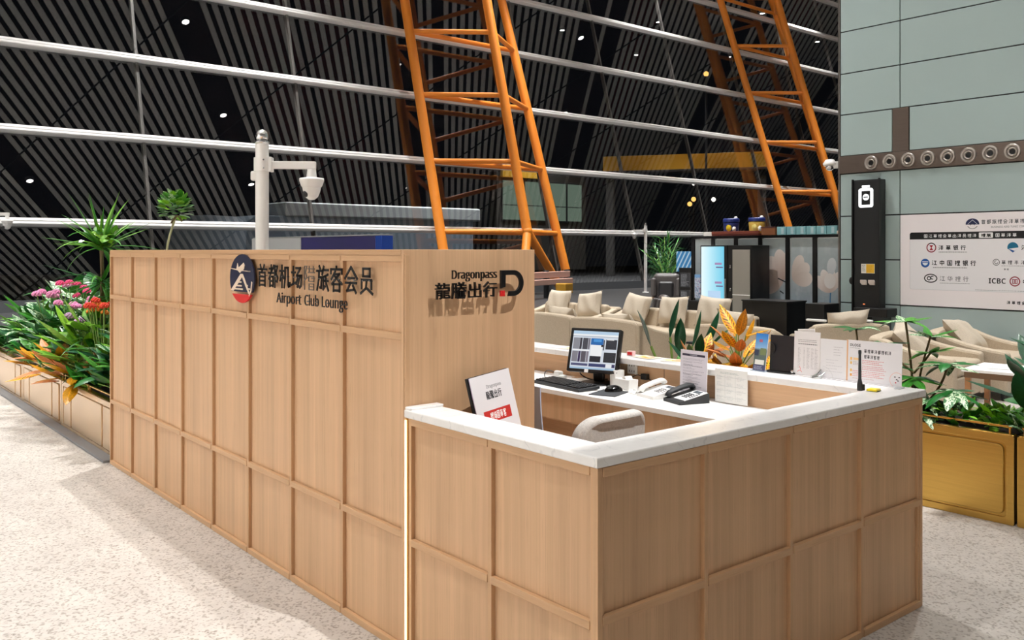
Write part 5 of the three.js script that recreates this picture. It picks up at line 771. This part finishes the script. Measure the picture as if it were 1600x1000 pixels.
const flowers = (n, m, size, h, spread, mats) => (g) => { clump(14, 'broad', mats, size * 6, spread * 1.6, h * 0.75)(g); for (let i = 0; i < n; i++) { const a = i * 2.4, r = spread * Math.sqrt(i / n); part(g, 'flower_head', petalBall, m, [Math.cos(a) * r, h * rr(0.9, 1.1), Math.sin(a) * r], [rr(-0.2, 0.2), a, 0], size); part(g, 'stalk', tube([[0, 0, 0], [Math.cos(a) * r * 0.6, h * 0.6, Math.sin(a) * r * 0.6], [Math.cos(a) * r, h, Math.sin(a) * r]], 0.005, 5, 5), stemM); } };
const fern = (n, L, mats) => (g) => { for (let i = 0; i < n; i++) { const az = i * 2.4, p = [Math.sin(az) * rr(0.02, 0.2), rr(0, 0.1), Math.cos(az) * rr(0.02, 0.2)]; leaf(g, 'broad', pick(mats), p, az, rr(0.2, 1.2), L * rr(0.6, 1.1), rr(-0.5, 0.5)); } };

// ---- planter boxes
const posts = (g, L, H, D, sgn) => {               // thin rail held above the rim by pairs of posts
  for (const z of [-L / 4, L / 4]) part(g, 'rim_rail', box(0.014, 0.014, L / 2 - 0.05, 0.003), mat.goldEdge, [0.02, H + 0.05, z]);
  for (const z of [-L / 2 + 0.04, -0.03, 0.03, L / 2 - 0.04]) part(g, 'rail_post', box(0.012, 0.05, 0.012, 0.002), mat.goldEdge, [0.02, H + 0.024, z]);
};
function planter(label, p, L, H, D, m, split) {      // front at x = 0 looking to -x
  const g = thing('planter_box', label, 'planter', p, 0, 'metal planter boxes');
  part(g, 'tub', box(D, H - 0.03, L - 0.02, 0.01), m, [D / 2, (H - 0.03) / 2 + 0.015, 0]); part(g, 'plinth', box(D - 0.02, 0.02, L - 0.04, 0.002), mat.skirting, [D / 2, 0.01, 0]);
  const frame = roundRect(L - 0.012, H, 0.012); frame.holes.push(roundRect(L - 0.1, H - 0.09, 0.03));
  part(g, 'front_frame', metric(plate(frame, 0.012, 0.003)), m, [0.002, H / 2, 0], [0, -Math.PI / 2, 0]);
  if (split) { const w = L - 0.16; [[-w * 0.41, w * 0.16], [0, w * 0.62], [w * 0.41, w * 0.16]].forEach(([z, s]) => part(g, 'front_panel', metric(plate(roundRect(s - 0.012, H - 0.1, 0.012), 0.018, 0.005)), m, [0.004, H / 2, z], [0, -Math.PI / 2, 0])); } else part(g, 'front_panel', metric(plate(roundRect(L - 0.13, H - 0.12, 0.035), 0.022, 0.006)), m, [0.004, H / 2, 0], [0, -Math.PI / 2, 0]);
  part(g, 'rim', box(0.05, 0.02, L - 0.02, 0.004), mat.goldEdge, [0.025, H - 0.005, 0]); part(g, 'rim', box(0.05, 0.02, L - 0.02, 0.004), mat.goldEdge, [D - 0.025, H - 0.005, 0]);
  part(g, 'soil', box(D - 0.1, 0.02, L - 0.06, 0.004), mat.soil, [D / 2, H - 0.02, 0]); posts(g, L, H, D, 1); return g;
}
const LX = 2.09, LH = 0.45, RXP = 5.875, RH = 0.555;
['champagne planter box touching the wooden partition', 'champagne planter box second from the partition', 'champagne planter box third from the partition, at the picture edge', 'champagne planter box beyond the left picture edge'].forEach((l, i) => planter(l, [LX, 0, -8.47 - i * 1.8], 1.79, LH, 0.95, mat.champagne, true));
['gold planter box at the right picture edge', 'gold planter box with a full smooth panel behind the counter corner', 'gold planter box hidden behind the counter, under the croton'].forEach((l, i) => planter(l, [RXP, 0, -1.36 - i * 1.76], 1.755, RH, 0.75, mat.gold, false));
{ const k = tagged(new THREE.Mesh(box(0.1, 0.02, 7.3, 0.004), mat.skirting), 'floor_strip', 'grey metal strip along the foot of the champagne planters', 'strip'); k.position.set(2.03, 0.011, -11.2); }

// ---- left bed
const LY = LH - 0.012, g1 = [green[0], green[1], green[4]], g2 = [green[0], green[2], green[4]], mixd = [variegated, green[1], green[3]];
plant('dracaena', 'tall spiky dracaena with two crowns beside the partition', [2.4, LY, -9.15], 0, (g) => {
  part(g, 'cane', tube([[0, 0, 0], [0.02, 0.6, -0.05], [0.0, 1.3, -0.06]], 0.018, 12, 8), barkM); part(g, 'cane', tube([[0.06, 0, 0.1], [0.1, 0.4, 0.12], [0.16, 0.75, 0.1]], 0.016, 10, 8), barkM);
  rosette(g, [0, 1.3, -0.06], 44, 0.55, [green[0], green[2], green[4]], 0.05, 1.75); rosette(g, [0.0, 0.95, -0.06], 26, 0.5, g1, 0.7, 2.0); rosette(g, [0.16, 0.75, 0.1], 28, 0.45, g1, 0.2, 1.7); rosette(g, [0.02, 0.4, -0.03], 26, 0.5, g1, 0.4, 1.4);
});
plant('fig_plant', 'bright green fig leaves in front of the dracaena crown', [2.36, LY, -9.2], 0, (g) => { part(g, 'stem', tube([[0, 0, 0], [0.02, 0.5, 0.02], [0.05, 1.38, 0]], 0.012, 10, 8), barkM); for (let i = 0; i < 44; i++) { const a = i * 2.4; leaf(g, 'round', pick([green[2], lime, green[4]]), [0.05 + Math.cos(a) * 0.06, 1.26 + rr(0, 0.17), Math.sin(a) * 0.06 + rr(-0.12, 0.2)], a, rr(0.3, 1.4), rr(0.08, 0.12)); } });
plant('fig_topiary', 'round leafy fig ball on a thin slanting stem above the partition', [3.24, 0, -9.72], 0, (g) => {
  part(g, 'stem', tube([[-0.12, 0, 0.12], [-0.1, 1.2, 0.1], [-0.06, 1.75, 0.06], [0.04, 2.05, 0.0]], 0.012, 20, 8), paleStem); part(g, 'pot', lathe([[0.001, 0], [0.14, 0], [0.18, 0.34], [0.16, 0.34], [0.15, 0.3], [0.001, 0.3]], 22), mat.charcoal, [-0.12, 0, 0.12]); part(g, 'branch', tube([[0.0, 2.0, 0], [0.06, 2.08, 0.02], [0.1, 2.02, 0.05]], 0.012, 8, 6), barkM);
  for (let i = 0; i < 80; i++) { const a = i * 2.4, y = 1 - i / 80 * 1.75, r = Math.sqrt(Math.max(0.02, 1 - y * y)); leaf(g, 'round', pick([green[0], green[4], lime, green[2], variegated]), [0.04 + Math.sin(a) * r * 0.11, 2.16 + y * 0.12, Math.cos(a) * r * 0.11], a, 0.1 + (1 - y) * 0.85 + rr(-0.2, 0.2), rr(0.08, 0.12), rr(-0.5, 0.5)); }
});
const pink = M(0xe58ab8, 0.6), hot = M(0xe0457c, 0.6), redF = M(0xd83a1c, 0.6), lilac = M(0xcba0c8, 0.6), orangeF = M(0xf08a2a, 0.6);
const LB = [
  ['peace_lily', 'broad shiny green leaves right against the partition edge', 2.34, -8.02, clump(24, 'broad', g1, 0.32, 0.3, 0.45)],
  ['peace_lily', 'drooping green leaves at the planter corner by the partition', 2.26, -8.12, clump(15, 'lance', [green[1], green[3], green[0]], 0.3, 0.26, 0.3)],
  ['kalanchoe', 'red flowers in front of the dracaena canes', 2.3, -8.75, flowers(7, redF, 0.034, 0.74, 0.18, g2)],
  ['orange_lily', 'orange flowers next to the red ones below the dracaena', 2.34, -9.0, flowers(6, orangeF, 0.03, 0.74, 0.16, g2)],
  ['dieffenbachia', 'large light green leaves rising over the bed, mid height', 2.3, -9.25, clump(22, 'broad', [green[2], lime, lime], 0.42, 0.3, 0.62)],
  ['dieffenbachia', 'dark leaves with pale blotches beside the partition', 2.36, -8.2, clump(22, 'broad', mixd, 0.3, 0.3, 0.42)],
  ['aglaonema', 'silver blotched leaves in the middle of the left bed', 2.5, -8.75, clump(24, 'broad', mixd, 0.34, 0.34, 0.5)],
  ['croton', 'orange and peach leaves hanging over the planter rim', 2.16, -9.05, clump(22, 'paddle', [peach, croton, amber], 0.3, 0.3, 0.16, [0.6, 1.5])],
  ['croton', 'second orange leaved croton along the rim, farther left', 2.16, -9.6, clump(20, 'paddle', [peach, amber, croton, green[2]], 0.3, 0.3, 0.2, [0.5, 1.4])],
  ['hydrangea', 'pink flower heads in the middle of the left bed', 2.36, -9.95, flowers(6, pink, 0.038, 0.7, 0.22, mixd)],
  ['azalea', 'hot pink flowers at the back of the left bed', 2.45, -10.35, flowers(6, hot, 0.036, 0.86, 0.18, g1)],
  ['monstera', 'large deep green leaves at the back of the left bed', 2.8, -8.6, clump(22, 'broad', [green[0], green[4], green[1]], 0.44, 0.34, 0.72)],
  ['monstera', 'glossy arching leaves behind the pink flowers', 2.85, -9.5, clump(22, 'broad', g1, 0.42, 0.34, 0.7)],
  ['aglaonema', 'silver leaved clump behind the rim rail, left part of bed', 2.45, -9.75, clump(24, 'broad', mixd, 0.32, 0.32, 0.42)],
  ['hydrangea', 'pale lilac flower heads farther left in the bed', 2.3, -9.5, flowers(7, lilac, 0.038, 0.56, 0.22, mixd)],
  ['caladium', 'large pale patterned leaves at the far left top of the bed', 2.85, -10.5, clump(26, 'broad', [variegated, variegated, green[1]], 0.42, 0.4, 0.75)],
  ['croton', 'peach leaved croton near the left picture edge', 2.18, -10.25, clump(16, 'paddle', [peach, amber, peach], 0.28, 0.28, 0.2, [0.5, 1.4])],
  ['fern', 'feathery green clump along the rim at the left', 2.25, -10.7, fern(24, 0.26, g2)],
  ['aglaonema', 'patterned clump at the left picture edge', 2.5, -11.1, clump(24, 'broad', mixd, 0.34, 0.34, 0.5)],
  ['hydrangea', 'pink flowers at the left picture edge', 2.4, -11.3, flowers(7, pink, 0.042, 0.8, 0.22, mixd)],
  ['fern', 'green clump beside the left picture edge', 2.3, -11.6, fern(24, 0.3, g1)],
  ['caladium', 'tall pale leaves beyond the pink flowers at the edge', 2.85, -12.3, clump(24, 'broad', [variegated, green[1]], 0.42, 0.4, 0.7)],
  ['aglaonema', 'last patterned clump towards the far planter', 2.5, -12.6, clump(24, 'broad', mixd, 0.36, 0.36, 0.45)],
  ['fern', 'last green clump towards the far planter', 2.3, -13.3, fern(22, 0.3, g1)],
  ['fern', 'low fresh green shoots at the planter corner', 2.2, -8.6, fern(20, 0.24, g2)],
  ['fern', 'fine green blades over the rim beside the peach leaves', 2.2, -9.85, fern(18, 0.24, g2)],
];
const where = ['next to the partition', 'by the red flowers', 'beside the dracaena canes', 'behind the peach leaves', 'near the pink heads', 'below the pink heads', 'by the second croton', 'left of the second croton', 'near the lilac heads', 'below the lilac heads', 'by the pale patterned leaves', 'at the left edge of the picture', 'past the left edge', 'farthest from the partition'];
where.forEach((wd, i) => { const z = -8.0 - i * 0.4; LB.push(['leafy_plant', 'dense fresh green foliage clump ' + wd, 2.56, z, clump(24, 'broad', i % 3 ? [green[2], green[4], green[0]] : [variegated, green[4], green[1]], 0.3, 0.36, 0.42 + (i % 2) * 0.08)]); if (i % 2 === 0) LB.push(['tall_leafy_plant', 'upright dark green foliage clump at the back ' + wd, 2.85, z - 0.2, clump(24, 'broad', i % 2 ? [green[1], green[0], green[3]] : [variegated, green[1], green[4]], 0.36, 0.36, 0.62 + (i % 3) * 0.06)]); });
for (const [n, l, x, z, b] of LB) plant(n, l, [x, LY, z], rr(0, 6), b, 'plants in the left bed');
plant('cactus', 'thin blue green upright cactus at the back of the left bed', [3.0, LY, -9.75], 0, (g) => { part(g, 'trunk', new THREE.CapsuleGeometry(0.03, 0.7, 6, 14), M(0x4f7f7a, 0.6), [0, 0.38, 0]); part(g, 'rib', new THREE.CapsuleGeometry(0.012, 0.7, 4, 8), M(0x88aca0, 0.6), [-0.028, 0.38, 0.01]); });

// ---- right bed
const RY = RH - 0.012;
plant('schefflera', 'tall umbrella plant with fan leaves behind the counter corner', [6.12, RY, -3.0], 0, (g) => {
  for (const [pts, top, n, L, ms, lean] of [[[[0, 0, 0], [0.02, 0.35, -0.03], [-0.02, 0.66, -0.05]], [-0.02, 0.66, -0.05], 8, 0.21, [variegated, green[4]], 1.25], [[[0, 0.3, 0], [-0.1, 0.42, -0.1], [-0.16, 0.5, -0.18]], [-0.16, 0.5, -0.18], 9, 0.2, [green[0], green[1]], 1.5], [[[0, 0, 0], [0.02, 0.16, 0.06], [-0.05, 0.28, 0.02]], [-0.05, 0.28, 0.02], 9, 0.26, [green[1], green[0]], 1.6], [[[0, 0, 0], [0.06, 0.2, 0.14], [0.05, 0.38, 0.22]], [0.05, 0.38, 0.22], 9, 0.24, [variegated, green[1]], 1.45], [[[0, 0, 0], [-0.05, 0.1, 0.1], [-0.1, 0.16, 0.14]], [-0.1, 0.16, 0.14], 9, 0.24, [green[1], variegated], 1.7], [[[0, 0.3, 0], [0.1, 0.4, 0.04], [0.12, 0.44, 0.06]], [0.12, 0.44, 0.06], 8, 0.18, [green[4], green[0]], 1.3], [[[0, 0, 0], [0.02, 0.2, -0.12], [-0.02, 0.34, -0.2]], [-0.02, 0.34, -0.2], 9, 0.24, [green[1], green[0]], 1.45], [[[0, 0, 0], [0.0, 0.1, 0.2], [-0.06, 0.22, 0.3]], [-0.06, 0.22, 0.3], 9, 0.24, [variegated, green[1]], 1.6], [[[0, 0, 0], [0.1, 0.3, 0.0], [0.14, 0.55, 0.05]], [0.14, 0.55, 0.05], 8, 0.2, [variegated, green[0]], 1.3]]) { part(g, 'stem', tube(pts, 0.008, 8, 6), barkM); umbel(g, top, n, L, ms, lean); }
});
const RB = [
  ['rubber_plant', 'large dark glossy leaves at the right picture edge', 6.2, -1.95, clump(14, 'paddle', [deep, green[3]], 0.46, 0.26, 0.42, [0.2, 1.1])],
  ['rubber_plant', 'dark leaves with yellow edges behind the low shrubs', 6.42, -2.3, clump(10, 'paddle', [deep, green[1]], 0.38, 0.24, 0.36, [0.3, 1.2])],
  ['boxwood', 'low bright shrub behind the gold rim, left', 6.1, -2.68, fern(70, 0.13, [green[2], green[0], green[4]])],
  ['boxwood', 'low bright shrub behind the gold rim, middle', 6.15, -2.42, fern(70, 0.13, [green[2], green[4], lime])],
  ['boxwood', 'low shrub beside the dark glossy leaves', 6.05, -2.15, fern(70, 0.14, [green[0], green[4], variegated])],
  ['aglaonema', 'pale patterned leaves hanging over the counter side of the bed', 6.02, -2.9, clump(12, 'broad', [variegated, green[1]], 0.24, 0.22, 0.12, [0.8, 1.8])],
  ['schefflera_seedling', 'small umbrella plant poking up behind the menu board', 6.35, -3.55, (g) => { part(g, 'stem', tube([[0, 0, 0], [0, 0.3, 0.03], [0.02, 0.55, 0.02]], 0.008, 8, 6), barkM); umbel(g, [0.02, 0.55, 0.02], 8, 0.2, [variegated, green[1]], 1.2); umbel(g, [0.0, 0.3, 0.03], 8, 0.22, [green[1]], 1.4); }],
  ['bird_of_paradise', 'upright dark green paddle leaves behind the monitor', 6.2, -5.2, (g) => { for (const [x, h, az, t, L] of [[-0.2, 0.3, -2.2, 0.12, 0.36], [-0.05, 0.38, -2.0, -0.35, 0.36], [0.12, 0.3, 1, 0.15, 0.34], [0.2, 0.26, 1.2, 0.35, 0.4], [-0.3, 0.14, -2.4, 0.85, 0.36], [0.02, 0.24, 2, 0.05, 0.32], [0.26, 0.3, 0.8, 0.6, 0.26]]) { part(g, 'stalk', tube([[x * 0.3, 0, x * 0.25], [x * 0.7, h * 0.6, x * 0.56], [x * 0.9, h, x * 0.72]], 0.012, 6, 6), stemM); leaf(g, 'paddle', pick([deep, green[3]]), [x * 0.9, h, x * 0.72], az, t, L); } }],
  ['croton', 'yellow and orange croton behind the lilac notice', 6.15, -4.5, clump(22, 'paddle', [croton, amber, croton, peach], 0.27, 0.26, 0.5, [0.0, 1.2])],
  ['croton', 'low orange edged croton between green leaves and yellow croton', 6.05, -4.82, clump(14, 'paddle', [croton, peach, deep], 0.28, 0.22, 0.28, [0.2, 1.3])],
  ['croton', 'yellow croton leaves drooping right of the lilac notice', 6.05, -4.2, clump(14, 'paddle', [croton, amber], 0.28, 0.24, 0.24, [0.5, 1.5])],
  ['rubber_plant', 'dark paddle leaves in the planter just past the right picture edge', 6.2, -1.3, clump(12, 'paddle', [deep, green[3]], 0.4, 0.26, 0.4, [0.2, 1.1])],
  ['boxwood', 'low shrub in the planter just past the right picture edge', 6.1, -0.85, fern(60, 0.15, [green[0], green[4]])],
  ['fern', 'small green tuft at the foot of the paddle leaves', 6.02, -5.0, fern(24, 0.22, [green[0], green[4]])],
];
for (const [n, l, x, z, b] of RB) plant(n, l, [x, RY, z], n === 'bird_of_paradise' ? 0 : rr(0, 6), b, 'plants in the right bed');
// ---- palm far back by the massage chair
plant('potted_palm', 'feathery potted palm far back beside the thin camera pole', [19.3, 0, -16.6], 0, (g) => {
  part(g, 'pot', lathe([[0.001, 0], [0.26, 0], [0.34, 0.5], [0.3, 0.5], [0.28, 0.44], [0.001, 0.44]], 24), mat.white);
  for (let i = 0; i < 11; i++) { const az = i * 2.4, t = 0.15 + (i / 11) * 0.6, pts = [[0, 0.4, 0]]; for (let k = 1; k <= 5; k++) { const s = k / 5; pts.push([Math.sin(az) * s * s * t * 1.1, 0.4 + s * (1.85 - i * 0.06) * (1 - s * t * 0.25), Math.cos(az) * s * s * t * 1.1]); } part(g, 'frond_rib', tube(pts, 0.01, 10, 5), stemM); for (let k = 2; k < 6; k++) for (const sd of [-1, 1]) for (let q = 0; q < 2; q++) { const a = pts[k - 1], b = pts[k], m = q * 0.5; leaf(g, 'strap', pick([green[0], green[1], green[3]]), [a[0] + (b[0] - a[0]) * m, a[1] + (b[1] - a[1]) * m, a[2] + (b[2] - a[2]) * m], az + sd * 1.0, 0.7 + rr(-0.2, 0.3), 0.5); } }
});
plant('pothos', 'bright green trailing plant below the potted palm', [17.6, 0, -14.9], 0, (g) => { part(g, 'pot', lathe([[0.001, 0], [0.2, 0], [0.24, 0.4], [0.2, 0.4], [0.001, 0.36]], 20), mat.white); for (let i = 0; i < 40; i++) { const a = i * 2.4; leaf(g, 'broad', pick([lime, green[0], green[2]]), [Math.sin(a) * 0.16, 0.4 + rr(0, 0.45), Math.cos(a) * 0.16], a, rr(0.5, 1.9), rr(0.16, 0.26)); } });
// ================================================================ hand over
scene.traverse((o) => { if (o.isMesh) { o.castShadow = true; o.receiveShadow = true; } });
renderer.render(scene, camera);
